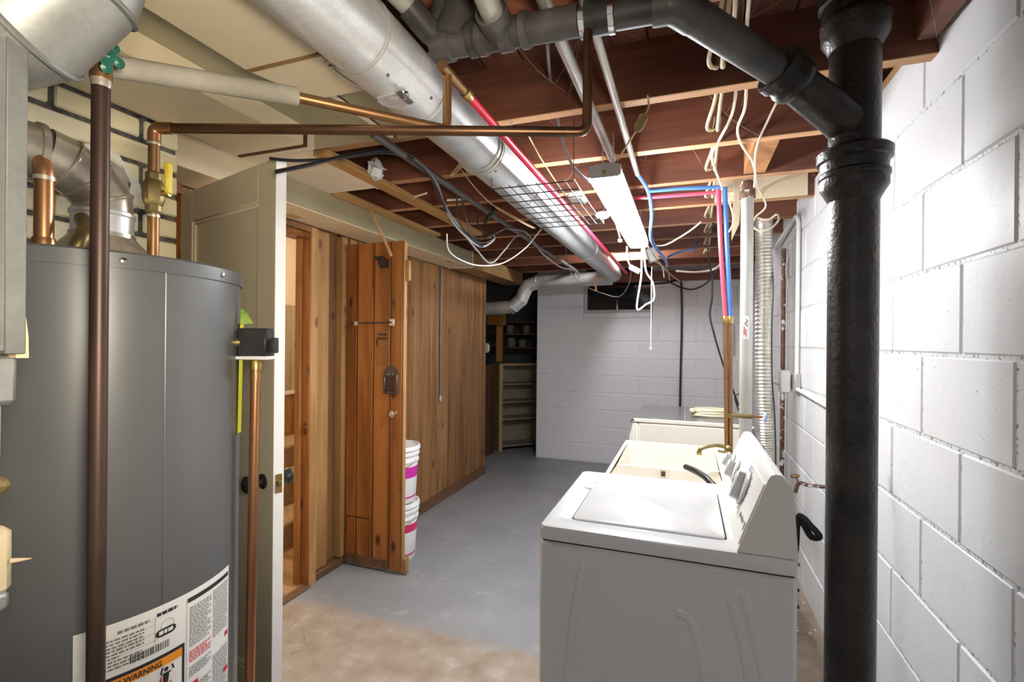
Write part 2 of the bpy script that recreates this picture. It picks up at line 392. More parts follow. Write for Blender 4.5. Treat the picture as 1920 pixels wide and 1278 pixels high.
class MB:
    def __init__(self):
        self.v = []
        self.f = []
    def add(self, vs_, fs):
        o = len(self.v)
        self.v += [Vector(x) for x in vs_]
        self.f += [tuple(i + o for i in f) for f in fs]
        return self
    def box(self, a, b, ch=0.0):
        a, b = Vector(a), Vector(b)
        lo = Vector((min(a.x, b.x), min(a.y, b.y), min(a.z, b.z)))
        hi = Vector((max(a.x, b.x), max(a.y, b.y), max(a.z, b.z)))
        return self.obox((lo + hi) / 2, (hi - lo) / 2, (Vector((1, 0, 0)), Vector((0, 1, 0)), Vector((0, 0, 1))), ch)
    def obox(self, c, h, ax_, ch=0.0):
        """oriented box; chamfered when ch > 0"""
        c = Vector(c)
        if ch <= 0:
            vs_ = [c + ax_[0] * (h[0] * sx) + ax_[1] * (h[1] * sy) + ax_[2] * (h[2] * sz)
                   for sx in (-1, 1) for sy in (-1, 1) for sz in (-1, 1)]
            return self.add(vs_, [(0, 1, 3, 2), (4, 6, 7, 5), (0, 4, 5, 1), (2, 3, 7, 6), (0, 2, 6, 4), (1, 5, 7, 3)])
        ch = min(ch, h[0] * .9, h[1] * .9, h[2] * .9)
        vs_, idx = [], {}
        for sx in (-1, 1):
            for sy in (-1, 1):
                for sz in (-1, 1):
                    for k in range(3):
                        d = [h[0] - ch, h[1] - ch, h[2] - ch]
                        d[k] = h[k]
                        idx[(sx, sy, sz, k)] = len(vs_)
                        vs_.append(c + ax_[0] * (d[0] * sx) + ax_[1] * (d[1] * sy) + ax_[2] * (d[2] * sz))
        fs = []
        for k in range(3):
            o1, o2 = [q for q in range(3) if q != k]
            for s in (-1, 1):
                q = []
                for (a_, b_) in ((-1, -1), (1, -1), (1, 1), (-1, 1)):
                    sg = [0, 0, 0]; sg[k] = s; sg[o1] = a_; sg[o2] = b_
                    q.append(idx[(*sg, k)])
                fs.append(tuple(q))
        for k in range(3):
            o1, o2 = [q for q in range(3) if q != k]
            for a_ in (-1, 1):
                for b_ in (-1, 1):
                    p = [0, 0, 0]; p[o1] = a_; p[o2] = b_
                    p[k] = -1; m1 = tuple(p); p[k] = 1; m2 = tuple(p)
                    fs.append((idx[(*m1, o1)], idx[(*m1, o2)], idx[(*m2, o2)], idx[(*m2, o1)]))
        for sx in (-1, 1):
            for sy in (-1, 1):
                for sz in (-1, 1):
                    fs.append(tuple(idx[(sx, sy, sz, k)] for k in range(3)))
        return self.add(vs_, fs)
    def beam(self, p, q, w, t, up=(0, 0, 1), ch=0.0):
        """box from p to q, w wide sideways, t thick along up"""
        p, q = Vector(p), Vector(q)
        d = (q - p); L = d.length; d.normalize()
        s = d.cross(Vector(up)); s.normalize()
        n = s.cross(d); n.normalize()
        return self.obox((p + q) / 2, (L / 2, w / 2, t / 2), (d, s, n), ch)
    def tube(self, pts, r, n=12, cap=True, flat=None):
        """tube along pts; r a number or a list"""
        pts = [Vector(p) for p in pts]
        rs = r if isinstance(r, (list, tuple)) else [r] * len(pts)
        tang = []
        for i in range(len(pts)):
            a = pts[max(i - 1, 0)]; b = pts[min(i + 1, len(pts) - 1)]
            d = b - a
            if d.length < 1e-9:
                d = tang[-1] if tang else Vector((0, 0, 1))
            tang.append(d.normalized())
        ref = Vector((0, 0, 1)) if abs(tang[0].z) < 0.9 else Vector((1, 0, 0))
        nrm = (ref - tang[0] * ref.dot(tang[0])).normalized()
        o = len(self.v)
        for i, p in enumerate(pts):
            t = tang[i]
            nrm = (nrm - t * nrm.dot(t))
            if nrm.length < 1e-6:
                nrm = t.orthogonal()
            nrm.normalize()
            b = t.cross(nrm)
            for k in range(n):
                a = 2 * PI * k / n
                self.v.append(p + (nrm * math.cos(a) + b * math.sin(a)) * rs[i])
        for i in range(len(pts) - 1):
            for k in range(n):
                k2 = (k + 1) % n
                self.f.append((o + i * n + k, o + i * n + k2, o + (i + 1) * n + k2, o + (i + 1) * n + k))
        if cap:
            self.f.append(tuple(o + k for k in reversed(range(n))))
            e = o + (len(pts) - 1) * n
            self.f.append(tuple(e + k for k in range(n)))
        return self
    def lathe(self, prof, n=32, origin=(0, 0, 0), axis=(0, 0, 1), cap=False):
        """prof: list of (radius, height)"""
        axis = Vector(axis).normalized()
        x = axis.orthogonal().normalized() if abs(axis.z) < 0.999 else Vector((1, 0, 0))
        y = axis.cross(x)
        o = len(self.v); org = Vector(origin)
        for (r, h) in prof:
            for k in range(n):
                a = 2 * PI * k / n
                self.v.append(org + axis * h + (x * math.cos(a) + y * math.sin(a)) * max(r, 1e-5))
        for i in range(len(prof) - 1):
            for k in range(n):
                k2 = (k + 1) % n
                self.f.append((o + i * n + k, o + i * n + k2, o + (i + 1) * n + k2, o + (i + 1) * n + k))
        if cap:
            self.f.append(tuple(o + k for k in reversed(range(n))))
            e = o + (len(prof) - 1) * n
            self.f.append(tuple(e + k for k in range(n)))
        return self
    def prism(self, poly, d):
        """closed polygon of 3d points pushed along vector d"""
        poly = [Vector(p) for p in poly]; d = Vector(d); n = len(poly); o = len(self.v)
        self.v += poly + [p + d for p in poly]
        self.f.append(tuple(o + i for i in reversed(range(n))))
        self.f.append(tuple(o + n + i for i in range(n)))
        for i in range(n):
            j = (i + 1) % n
            self.f.append((o + i, o + j, o + n + j, o + n + i))
        return self
    def mesh(self, name, origin, smooth=True, angle=38):
        me = bpy.data.meshes.new(name)
        me.from_pydata([v - origin for v in self.v], [], self.f)
        bm = bmesh.new(); bm.from_mesh(me)
        bmesh.ops.recalc_face_normals(bm, faces=bm.faces)
        bm.to_mesh(me); bm.free()
        if smooth:
            me.polygons.foreach_set('use_smooth', [True] * len(me.polygons))
            me.set_sharp_from_angle(angle=math.radians(angle))
        return me
    def build(self, name, mat, parent=None, label=None, cat=None, group=None, kind=None, smooth=True, angle=38):
        xs = [v.x for v in self.v]; ys = [v.y for v in self.v]; zs = [v.z for v in self.v]
        org = Vector(((min(xs) + max(xs)) / 2, (min(ys) + max(ys)) / 2, min(zs)))
        if kind == 'structure' and parent is None:
            org = Vector((0, 0, 0))
        ob = bpy.data.objects.new(name, self.mesh(name, org, smooth, angle))
        ob.data.materials.append(M[mat] if isinstance(mat, str) else mat)
        COL.objects.link(ob)
        place(ob, org, parent)
        tag(ob, label, cat, group, kind)
        return ob

def place(ob, wloc, parent):
    WLOC[ob] = Vector(wloc)
    if parent:
        ob.parent = parent
        ob.location = Vector(wloc) - WLOC[parent]
    else:
        ob.location = wloc
def tag(o, label=None, cat=None, group=None, kind=None):
    if label: o['label'] = label
    if cat: o['category'] = cat
    if group: o['group'] = group
    if kind: o['kind'] = kind
    return o
def thing(name, loc, label, cat, group=None, kind=None):
    o = bpy.data.objects.new(name, None)
    o.empty_display_size = 0.05
    COL.objects.link(o)
    place(o, loc, None)
    return tag(o, label, cat, group, kind)
def inst(src, wloc, parent, name=None, rot=None, scale=None):
    """another object that shares src's mesh"""
    o = bpy.data.objects.new(name or src.name.split('.')[0], src.data)
    COL.objects.link(o)
    place(o, wloc, parent)
    if rot: o.rotation_euler = rot
    if scale: o.scale = scale
    return o
def smooth_path(pts, sub=6):
    pts = [Vector(p) for p in pts]
    if len(pts) < 3:
        return pts
    out = []
    for i in range(len(pts) - 1):
        p0 = pts[max(i - 1, 0)]; p1 = pts[i]; p2 = pts[i + 1]; p3 = pts[min(i + 2, len(pts) - 1)]
        for s in range(sub):
            t = s / sub
            out.append(0.5 * ((2 * p1) + (p2 - p0) * t + (2 * p0 - 5 * p1 + 4 * p2 - p3) * t * t
                              + (3 * p1 - p0 - 3 * p2 + p3) * t ** 3))
    out.append(pts[-1])
    return out
def round_path(pts, rad, seg=6):
    """polyline with its corners turned into arcs, for elbows"""
    pts = [Vector(p) for p in pts]
    out = [pts[0]]
    for i in range(1, len(pts) - 1):
        a = (pts[i - 1] - pts[i]); b = (pts[i + 1] - pts[i])
        r = min(rad, a.length * .48, b.length * .48)
        pa = pts[i] + a.normalized() * r; pb = pts[i] + b.normalized() * r
        for s in range(seg + 1):
            t = s / seg
            out.append(pa * (1 - t) ** 2 + pts[i] * (2 * t * (1 - t)) + pb * t * t)
    out.append(pts[-1])
    return out
def cable(name, pts, r, mat, label, cat='cable', group=None, sub=6, n=7, parent=None):
    if parent:
        cat = None
    return MB().tube(smooth_path(pts, sub), r, n).build(name, mat, parent, label, cat, group)
def ring(mb, c, axis, r, w, h=0.003, n=28):
    """raised band round a pipe"""
    ax_ = Vector(axis).normalized(); c = Vector(c)
    mb.lathe([(r, -w / 2), (r + h, -w / 2 + min(h, w * .3)), (r + h, w / 2 - min(h, w * .3)), (r, w / 2)], n, c, ax_)
    return mb

# ================================================================= THE SETTING
XR, XL, YF = 0.635, -2.04, 5.70        # right wall, left (pine) wall, far wall
JB = 2.21                              # underside of the joists

fl = MB()
fl.add([(-2.06, -2.6, 0), (1.0, -2.6, 0), (1.0, 7.0, 0), (-2.06, 7.0, 0)], [(0, 1, 2, 3)])
fl.add([(-3.4, 4.55, 0), (-2.06, 4.55, 0), (-2.06, 7.0, 0), (-3.4, 7.0, 0)], [(0, 1, 2, 3)])
fl.add([(-2.06, -2.6, -.1), (1.0, -2.6, -.1), (1.0, 7.0, -.1), (-2.06, 7.0, -.1)], [(0, 3, 2, 1)])
fl.build('floor', 'floor', kind='structure', label='grey painted concrete slab worn to brown near the door', smooth=False)

# --- right wall: painted concrete blocks, each its own piece
BH = 0.2335
wr = MB().box((XR + 0.004, -0.6, 0), (XR + 0.2, 5.9, 2.31)).build('wall_right', 'mortar', kind='structure',
      label='white painted concrete block wall')
def block_mesh(name, size, mat, ch=0.007):
    sx, sy, sz = size
    me_b = MB().box((-sx / 2, -sy / 2, -sz / 2), (sx / 2, sy / 2, sz / 2), ch)
    me = me_b.mesh(name, Vector((0, 0, 0)), True, 30)
    me.materials.append(M[mat])
    return me
def piece(me, name, wloc, parent, rot=None):
    o = bpy.data.objects.new(name, me)
    COL.objects.link(o)
    place(o, wloc, parent)
    if rot: o.rotation_euler = rot
    return o
zc = [0.0]
zc = [1.393 - BH * 6 + BH * k for k in range(0, 11)]      # course lines
zc[0] = 0.0
for k in range(10):
    z0, z1 = zc[k], min(zc[k + 1], 2.31)
    me = block_mesh('block', (0.05, 0.421 - 0.004, z1 - z0 - 0.004), 'block')
    off = 1.287 if k % 2 == 1 else 1.497
    y = off - 0.421 * 5
    while y < 5.7:
        if y + 0.42 > 0.25 and y + .42 < 5.75:
            piece(me, 'block', (XR + 0.025 + random.uniform(-.0012, .0016), y + 0.2105, (z0 + z1) / 2), wr)
        y += 0.421
# --- far wall
wb = MB()
wb.box((-1.73, YF + 0.004, 0), (XR + .2, YF + 0.2, 1.72))
wb.box((-1.73, YF + 0.004, 1.72), (-1.16, YF + 0.2, 2.3))
wb.box((-0.37, YF + 0.004, 1.72), (XR + .2, YF + 0.2, 2.3))
wb = wb.build('wall_back', 'mortar_far', kind='structure', label='white painted concrete block end wall')
BH2, BL2 = 0.203, 0.406
for k in range(11):
    z0 = 0.008 + BH2 * k
    z1 = z0 + BH2
    x = -1.73 - (BL2 / 2 if k % 2 else 0)
    while x < XR:
        a, b = max(x, -1.73), min(x + BL2, XR)
        segs = [(a, b)]
        if z1 > 1.75:                       # leave the window hole free
            segs = []
            if a < -1.16: segs.append((a, min(b, -1.16)))
            if b > -0.37: segs.append((max(a, -0.37), b))
        for (p, q) in segs:
            if q - p > 0.03:
                me = block_mesh('block', (q - p - .005, 0.05, z1 - z0 - .005), 'block_far', 0.005)
                piece(me, 'block', ((p + q) / 2, YF + 0.025 + random.uniform(-.001, .001), (z0 + z1) / 2), wb)
        x += BL2
# return of the far wall into the dark alcove and the alcove itself
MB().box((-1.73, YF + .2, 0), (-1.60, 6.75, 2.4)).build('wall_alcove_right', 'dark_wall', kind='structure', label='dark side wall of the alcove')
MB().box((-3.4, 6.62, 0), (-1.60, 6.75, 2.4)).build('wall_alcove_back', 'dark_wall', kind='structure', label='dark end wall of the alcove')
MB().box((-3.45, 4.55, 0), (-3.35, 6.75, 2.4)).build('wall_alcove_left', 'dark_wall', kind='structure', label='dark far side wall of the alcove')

# --- window in the far wall
w1 = MB()
wx0, wx1, wz0, wz1 = -1.155, -0.375, 1.765, 2.2
w1.box((wx0, YF + .05, wz0), (wx0 + .03, YF + .11, wz1)).box((wx1 - .02, YF + .05, wz0), (wx1, YF + .11, wz1))
w1.box((wx0 + .03, YF + .05, wz0), (wx1 - .02, YF + .11, wz0 + .03)).box((wx0 + .03, YF + .05, wz1 - .03), (wx1 - .02, YF + .11, wz1))
w1 = w1.build('window_1', 'window_frame', kind='structure', label='small dark basement window with grey frame in the end wall', smooth=False)
MB().box((wx0 - .005, YF - .008, 1.70), (wx1 + .005, YF + .10, 1.762), .006).build('window_sill', 'mortar_far', w1)
for (a, b) in ((wx0 + .03, -.80), (-.775, wx1 - .02)):
    MB().box((a, YF + .085, wz0 + .03), (b, YF + .092, wz1 - .03)).build('window_pane', 'glass_dark', w1)
MB().box((-.80, YF + .06, wz0 + .03), (-.775, YF + .10, wz1 - .03)).build('mullion', 'glass_dark', w1)
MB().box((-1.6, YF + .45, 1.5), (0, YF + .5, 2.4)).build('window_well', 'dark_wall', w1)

# --- ceiling: subfloor boards and joists
ce = MB().box((-3.4, -2.4, 2.42), (0.9, 6.8, 2.46)).build('ceiling', 'subfloor', kind='structure', label='dark board subfloor over open joists', smooth=False)
jm = block_mesh('joist', (2.69, 0.045, 0.21), 'joist', 0.002)
for p in jm.polygons:
    pass
jm.materials.append(M['joist_edge'])  # undersides get the paler wood, standing in for light on them
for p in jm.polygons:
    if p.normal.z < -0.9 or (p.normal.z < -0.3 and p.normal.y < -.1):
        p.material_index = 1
J = [1.195 + 0.452 * k for k in range(-4, 10)]
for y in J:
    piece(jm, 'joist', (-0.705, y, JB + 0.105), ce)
sb_me = block_mesh('subfloor_board', (0.135, 8.6, 0.018), 'subfloor', 0.003)
x = -3.3
while x < 0.8:
    piece(sb_me, 'subfloor_board', (x, 2.2, 2.411), ce)
    x += 0.141
# sill plate on the right wall and rim blocks between the joists
MB().box((XR + .012, -0.6, 2.31), (XR + .15, 5.7, 2.35)).build('sill_plate', 'fresh_wood', ce)
MB().box((XR + .05, -0.6, 2.35), (XR + .09, 5.7, 2.42)).build('rim_board', 'block_wood', ce)
MB().box((XR - .035, 1.24, 2.30), (XR + .03, 1.62, 2.355), .01).build('sill_block', 'fresh_wood', ce)
for y0, y1 in ((1.23, 1.6),):
    MB().box((XR - .06, y0, 2.24), (XR - .015, y1, 2.40)).build('rim_block', 'joist', ce)
# blocking and cream board seen above the grey post
MB().box((0.245, J[6] + .03, JB + .006), (0.335, J[7] - .03, JB + .20)).build('blocking', 'block_wood', ce)
MB().box((0.14, J[8] - .034, JB + .004), (0.60, J[8] - .024, JB + .19)).build('cream_board', 'cream', ce, label='cream painted board on the face of a joist')
# beam piece closing the ceiling at the far wall
MB().box((-1.73, YF - .09, 2.10), (XR, YF - .02, 2.21)).build('trim_1', 'joist', kind='structure', label='dark beam where the joists meet the end wall')

# --- left wall (pine), with the door opening Y 1.47 .. 2.225
wl = MB().box((XL - 0.09, 2.56, 0), (XL - 0.03, 4.80, 2.40))
wl.box((XL - 0.09, 2.27, 0), (XL - 0.05, 2.56, 2.4))
wl.box((XL - 0.09, 1.15, 2.02), (XL - 0.03, 2.3, 2.40))
wl.box((XL - 0.09, -0.5, 0), (XL - 0.03, 1.45, 2.40))
wl = wl.build('wall_left', 'pine_old', kind='structure', label='back of a knotty pine plank wall', smooth=False)
ed = [2.57, 2.73, 2.87, 3.03, 3.226, 3.36, 3.481, 3.63, 3.761, 3.962, 4.125, 4.3, 4.437, 4.56, 4.73]
for a, b in zip(ed[:-1], ed[1:]):
    t = random.uniform(.0, .008)
    MB().box((XL - 0.03, a + .0035, 0.015), (XL + t, b - .0035, 2.069), .005).build('plank', 'pine_old', wl)
# raw boards between door frame and pine door
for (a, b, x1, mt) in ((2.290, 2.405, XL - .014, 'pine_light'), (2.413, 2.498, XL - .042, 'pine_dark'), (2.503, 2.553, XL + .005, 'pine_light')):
    MB().box((XL - .05, a, 0.05), (x1, b, 2.066), .003).build('plank', mt, wl)
MB().box((XL - .05, 2.26, 0.0), (XL + .008, 2.555, 0.045), .004).build('sole_plate', 'base_wood', wl)
MB().box((XL - .03, 4.735, 0), (XL + .012, 4.80, 2.1), .004).build('corner_board', 'pine_old', wl)
MB().box((XL - 0.02, 2.60, 0), (XL + 0.022, 4.805, 0.085), .004).build('baseboard_left', 'base_wood', kind='structure', label='dirty brown baseboard under the pine wall')
MB().box((-3.4, 4.72, 0), (XL - .03, 4.80, 2.4)).build('wall_alcove_front', 'dark_wall', kind='structure', label='partition behind the pine wall')

# --- door frame (trim) of the stair hall
tr = MB().box((XL - .10, 2.222, 0), (XL + .004, 2.262, 2.03), .003)
tr = tr.build('trim_2', 'pine_orange', kind='structure', label='orange pine door frame')
MB().box((XL - .085, 2.205, 0), (XL - .045, 2.223, 2.0), .003).build('door_stop', 'pine', tr)
MB().box((XL - .10, 1.44, 1.995), (XL + .004, 2.222, 2.03), .003).build('head_jamb', 'pine_orange', tr)
MB().box((XL - .10, 1.43, 0), (XL + .0, 1.51, 2.03), .003).build('hinge_jamb', 'pine_orange', tr)
MB().box((XL - .03, 2.226, 0), (XL + .012, 2.285, 2.066), .004).build('casing', 'pine_light', tr)
MB().box((XL - .03, 1.30, 2.032), (XL + .012, 2.225, 2.068), .004).build('head_casing', 'pine_old', tr)
MB().box((XL - .03, 2.217, 0.87), (XL - .012, 2.2225, 0.94), .001).build('strike_plate', 'copper_dark', tr)
MB().tube([(XL - .02, 2.217, .915), (XL + .012, 2.21, .915)], .006, 8).build('strike_bolt', 'copper_old', tr)

# --- stair hall behind the door
fh = MB().box((-3.6, 1.2, -0.02), (XL - .03, 3.6, -0.004)).build('floor_hall', 'laminate', kind='structure', label='laminate floor of the stair hall', smooth=False)
y = 1.3
i = 0
while y < 3.5:
    x0 = -3.4
    for L in ((0.7, 0.66) if i % 2 else (0.42, 0.94)):
        MB().box((x0, y, -0.004), (min(x0 + L, XL + .01) - .0015, y + .125, 0.008), .001).build('laminate_plank', 'laminate', fh)
        x0 += L
    y += 0.1265; i += 1
MB().box((XL - .03, 1.462, 0.0), (XL + .03, 2.225, 0.013), .005).build('threshold', 'base_wood', fh)
wh = MB().box((-3.40, 1.0, 0), (-3.32, 4.2, 2.42)).build('wall_hall', 'hall_cream', kind='structure', label='cream wall above the stairs', smooth=False)
MB().box((-4.2, 3.45, 0), (-2.05, 3.55, 2.42)).build('wall_hall_end', 'hall_cream', kind='structure', label='end wall of the stair hall', smooth=False)
MB().box((-4.0, 1.05, 2.36), (-2.09, 3.5, 2.42)).build('ceiling_hall', 'hall_cream', kind='structure', label='cream hall ceiling', smooth=False)
MB().box((-4.0, 1.05, 0), (-2.1, 1.12, 2.42)).build('wall_hall_near', 'hall_cream', kind='structure', label='near wall of the stair hall', smooth=False)
xw = -3.32
yb = 2.2
while yb < 3.44:
    MB().box((xw, yb, 0.0), (xw + .015, yb + .097, 0.93), .003).build('wainscot_board', 'wains', wh)
    MB().box((xw, yb, 0.965), (xw + .010, yb + .097, 1.72), .002).build('panel_board', 'hall_beige', wh)
    yb += 0.10
MB().box((xw, 2.2, 0.93), (xw + .035, 3.45, 0.965), .006).build('chair_rail', 'door_edge', wh)
for q in range(3):
    xa = -3.32
    pass
st = thing('carpeted_stairs', (-2.95, 2.6, 0), 'tan carpeted steps seen through the open doorway', 'stairs')
for q, (xs, zt) in enumerate(((-2.54, 0.19), (-2.79, 0.38), (-3.04, 0.57))):
    b = MB()
    prof = [(xs + .012, 0.009), (xs + .012, zt - .05), (xs + .028, zt - .035), (xs + .028, zt - .012), (xs + .014, zt), (-3.30, zt), (-3.30, 0.009)]
    b.prism([(p[0], 2.16 if q == 0 else 2.16, p[1]) for p in prof], (0, 1.27, 0))
    b.build('step', 'carpet', st, angle=60)

# --- white panel door standing open
dA, dB = Vector((-2.03, 1.462, 0)), Vector((-1.305, 1.265, 0))
dd = (dB - dA).normalized(); dn = Vector((dd.y, -dd.x, 0))     # dn faces the camera side
if dn.y > 0: dn = -dn
dz = Vector((0, 0, 1))
d1 = thing('door_1', dA, 'cream panelled door standing open behind the water heater', None, None, 'structure')
DT = 0.036
def dpt(s, n, z):
    return dA + dd * s + dn * n + dz * z
L1 = (dB - dA).length
def dbox(s0, s1, n0, n1, z0, z1, name, mat, par, ch=.002):
    c = dpt((s0 + s1) / 2, (n0 + n1) / 2, (z0 + z1) / 2)
    return MB().obox(c, (abs(s1 - s0) / 2, abs(n1 - n0) / 2, abs(z1 - z0) / 2), (dd, dn, dz), ch).build(name, mat, par)
dbox(0, .11, -DT, 0, .012, 2.03, 'stile', 'door_paint', d1)
dbox(L1 - .115, L1 - .003, -DT, 0, .012, 2.03, 'stile', 'door_paint', d1)
dbox(.11, L1 - .115, -DT, 0, 1.90, 2.03, 'rail', 'door_paint', d1)
dbox(.11, L1 - .115, -DT, 0, .012, .24, 'rail', 'door_paint', d1)
dbox(.11, L1 - .115, -DT + .012, -.014, .24, 1.90, 'door_panel', 'door_paint', d1)
for (a, b, c_, e) in ((.11, .125, .24, 1.9), (L1 - .13, L1 - .115, .24, 1.9), (.125, L1 - .13, 1.885, 1.9), (.125, L1 - .13, .24, .255)):
    dbox(a, b, -.014, -.005, c_, e, 'panel_moulding', 'cream_warm', d1, .003)
dbox(L1 - .003, L1 + .001, -DT - .0005, .0005, .012, 2.031, 'door_edge', 'door_edge', d1, .0008)
kp = dpt(L1 - .065, 0, .93)
for sgn in (1, -1):
    base = dpt(L1 - .065, 0 if sgn > 0 else -DT, .93)
    k = MB().lathe([(.026, 0), (.026, .004), (.012, .008), (.010, .03), (.020, .036), (.028, .048), (.028, .058), (.018, .066), (.001, .067)], 24, base, dn * sgn)
    k.build('door_knob', 'black_plastic', d1)
dbox(L1 + .001, L1 + .003, -DT + .006, -.006, .898, .962, 'latch_plate', 'brass', d1, .0005)
dbox(L1 + .003, L1 + .012, -DT + .012, -.012, .921, .939, 'latch_bolt', 'brass_dark', d1, .002)
for zz in (.30, 1.75):
    MB().tube([dpt(-.008, -.004, zz - .045), dpt(-.008, -.004, zz + .045)], .007, 8).build('hinge', 'brass_dark', d1)

# --- pine plank door opened against the wall end
d2 = thing('door_2', (-2.02, 2.545, 0), 'orange knotty pine plank door with a pull handle, swung open', None, None, 'structure')
Yd = 2.545
xs = [-2.025, -1.945, -1.823, -1.70, -1.612]
for q, (a, b) in enumerate(zip(xs[:-1], xs[1:])):
    if q == 0 or q == 1:
        MB().box((a + .0035, Yd - .012, .018), (b - .0035, Yd + .014, .305), .004).build('plank', 'pine_orange', d2)
        MB().box((a + .0035, Yd - .013, .310), (b - .0035, Yd + .014, 2.02), .004).build('plank', 'pine_orange', d2)
    else:
        MB().box((a + .0035, Yd - (.013 if q < 3 else .018), .018), (b - .0035, Yd + .014, 2.02), .004).build('plank', 'pine_orange', d2)
    if q in (1, 2):
        for g in (0, .007):
            MB().box((b - .014 + g, Yd - .0165, .018), (b - .010 + g, Yd - .010, 2.02), .001).build('bead', 'pine', d2)
MB().box((-2.02, Yd + .006, .02), (-1.615, Yd + .013, 2.01)).build('backing_sheet', 'dark_brown', d2)
MB().box((-2.025, Yd - .016, .018), (-1.70, Yd - .011, .075), .002).build('bottom_rail', 'base_wood', d2)
MB().box((-1.612, Yd - .016, .018), (-1.604, Yd + .016, 2.02), .001).build('edge_strip', 'pine_light', d2)
MB().box((-1.604, Yd - .01, .0), (-1.582, Yd + .03, .10), .003).build('foot_block', 'pine_light', d2)
MB().box((-1.604, Yd - .005, 1.78), (-1.578, Yd + .02, 1.90), .003).build('stop_block', 'pine_light', d2)
# flush pull
pc = ay(733, 712, Yd - .02)
pl = MB()
px0, px1, pz0, pz1 = pc.x - .052, pc.x + .052, pc.z - .085, pc.z + .085
pl.box((px0, Yd - .030, pz0), (px0 + .014, Yd - .018, pz1 - .06), .004)
pl.box((px1 - .022, Yd - .034, pz0), (px1, Yd - .018, pz1 - .045), .004)
pl.box((px0 + .014, Yd - .030, pz0), (px1 - .022, Yd - .018, pz0 + .02), .004)
arch = [(pc.x - .047 + .0, pz1 - .06)] + [(pc.x + .0 + .052 * math.cos(a), pz1 - .052 + .052 * math.sin(a)) for a in [PI - PI * s / 10 for s in range(11)]] + [(pc.x + .052, pz1 - .06)]
pl.prism([(x_, Yd - .026, z_) for x_, z_ in arch], (0, .008, 0))
pl = pl.build('pull_handle', 'handle_brown', d2, label='brown metal recessed pull handle')
MB().box((px0 + .014, Yd - .020, pz0 + .02), (px1 - .022, Yd - .0175, pz1 - .05)).build('pull_recess', 'dark_brown', pl)
for sx in (-.012, .02):
    MB().lathe([(.004, 0), (.004, .002), (.001, .003)], 10, (pc.x + sx, Yd - .0255, pz1 - .05), (0, -1, 0)).build('screw', 'chrome', pl)
# small latch knob below
kc = ay(735, 776, Yd - .03)
MB().lathe([(.016, 0), (.018, .006), (.022, .012), (.022, .02), (.012, .026), (.001, .027)], 10, (kc.x, Yd - .018, kc.z), (0, -1, 0)).build('latch_knob', 'chrome', d2, angle=20)
MB().box((kc.x - .03, Yd - .02, kc.z - .02), (kc.x - .008, Yd - .017, kc.z + .02), .003).build('knob_plate', 'handle_brown', d2)
# barrel bolt rod
b0, b1 = ay(655, 606, Yd - .03), ay(735, 604, Yd - .03)
MB().tube([(b0.x, Yd - .03, b0.z), (b1.x, Yd - .03, b1.z)], .0045, 8).build('bolt_rod', 'handle_brown', d2)
MB().box((b1.x - .022, Yd - .030, b1.z - .022), (b1.x + .012, Yd - .017, b1.z + .022), .003).build('bolt_bracket', 'solder', d2)
MB().box((b0.x + .04, Yd - .038, b0.z - .014), (b0.x + .062, Yd - .016, b0.z + .014), .002).build('bolt_guide', 'chrome', d2)
# carved name plate
cp = ay(718, 652, Yd - .018)
MB().box((cp.x - .035, Yd - .019, cp.z - .10), (cp.x + .035, Yd - .0165, cp.z + .10), .002).build('carved_plaque', 'pine', d2)
MB().box((cp.x - .033, Yd - .0205, cp.z + .075), (cp.x + .033, Yd - .0185, cp.z + .09), .001).build('plaque_mark', 'dark_brown', d2)
MB().box((cp.x - .033, Yd - .0205, cp.z + .05), (cp.x + .033, Yd - .0185, cp.z + .066), .001).build('plaque_mark', 'dark_brown', d2)
MB().box((cp.x - .033, Yd - .0198, cp.z - .002), (cp.x + .033, Yd - .0185, cp.z + .001)).build('plaque_mark', 'base_wood', d2)
# black hook near the top
hk = [ay(u_, v_, Yd - .02) for u_, v_ in ((702, 482), (718, 480), (727, 488), (727, 502), (714, 503), (710, 490))]
MB().prism([(p.x, Yd - .03, p.z) for p in hk], (0, .014, 0)).build('hook', 'black_plastic', d2, label='black curved hook')

# ================================================================= WATER HEATER
HX, HY, HR, HT = -1.20, 0.67, 0.28, 1.572
wh_ = thing('water_heater', (HX, HY, 0), 'tall grey water heater with warning labels in front of the brick chimney', 'water heater')
MB().lathe([(HR - .03, 0.02), (HR, 0.03), (HR, HT - .028)], 72, (HX, HY, 0)).build('tank_jacket', 'heater', wh_)
MB().lathe([(HR - .001, HT - .030), (HR + .004, HT - .030), (HR + .004, HT - .004), (HR, HT), (HR - .02, HT + .002), (.001, HT + .004)], 72, (HX, HY, 0)).build('top_lid', 'heater_lid', wh_)
MB().lathe([(HR - .02, 0), (HR - .02, .025)], 48, (HX, HY, 0)).build('base_skirt', 'heater_lid', wh_)
def hsurf(u, v, r=HR):
    """where the sight line of a measured point meets the jacket -> (angle, z)"""
    d = ray(u, v)
    a = d.x * d.x + d.y * d.y
    b = -2 * (d.x * HX + d.y * HY)
    c = HX * HX + HY * HY - r * r
    k = (-b - math.sqrt(max(b * b - 4 * a * c, 0))) / (2 * a)
    return math.atan2(d.y * k - HY, d.x * k - HX), CAM_H + d.z * k
def hp(th, z, r):
    return Vector((HX + r * math.cos(th), HY + r * math.sin(th), z))
def hpatch(th0, th1, z0, z1, r, name, mat, par, n=None):
    n = n or max(2, int(abs(th1 - th0) / 0.05))
    vs_, fs = [], []
    for i in range(n + 1):
        th = th0 + (th1 - th0) * i / n
        vs_ += [hp(th, z0, r), hp(th, z1, r)]
    for i in range(n):
        fs.append((2 * i, 2 * i + 2, 2 * i + 3, 2 * i + 1))
    return MB().add(vs_, fs).build(name, mat, par)
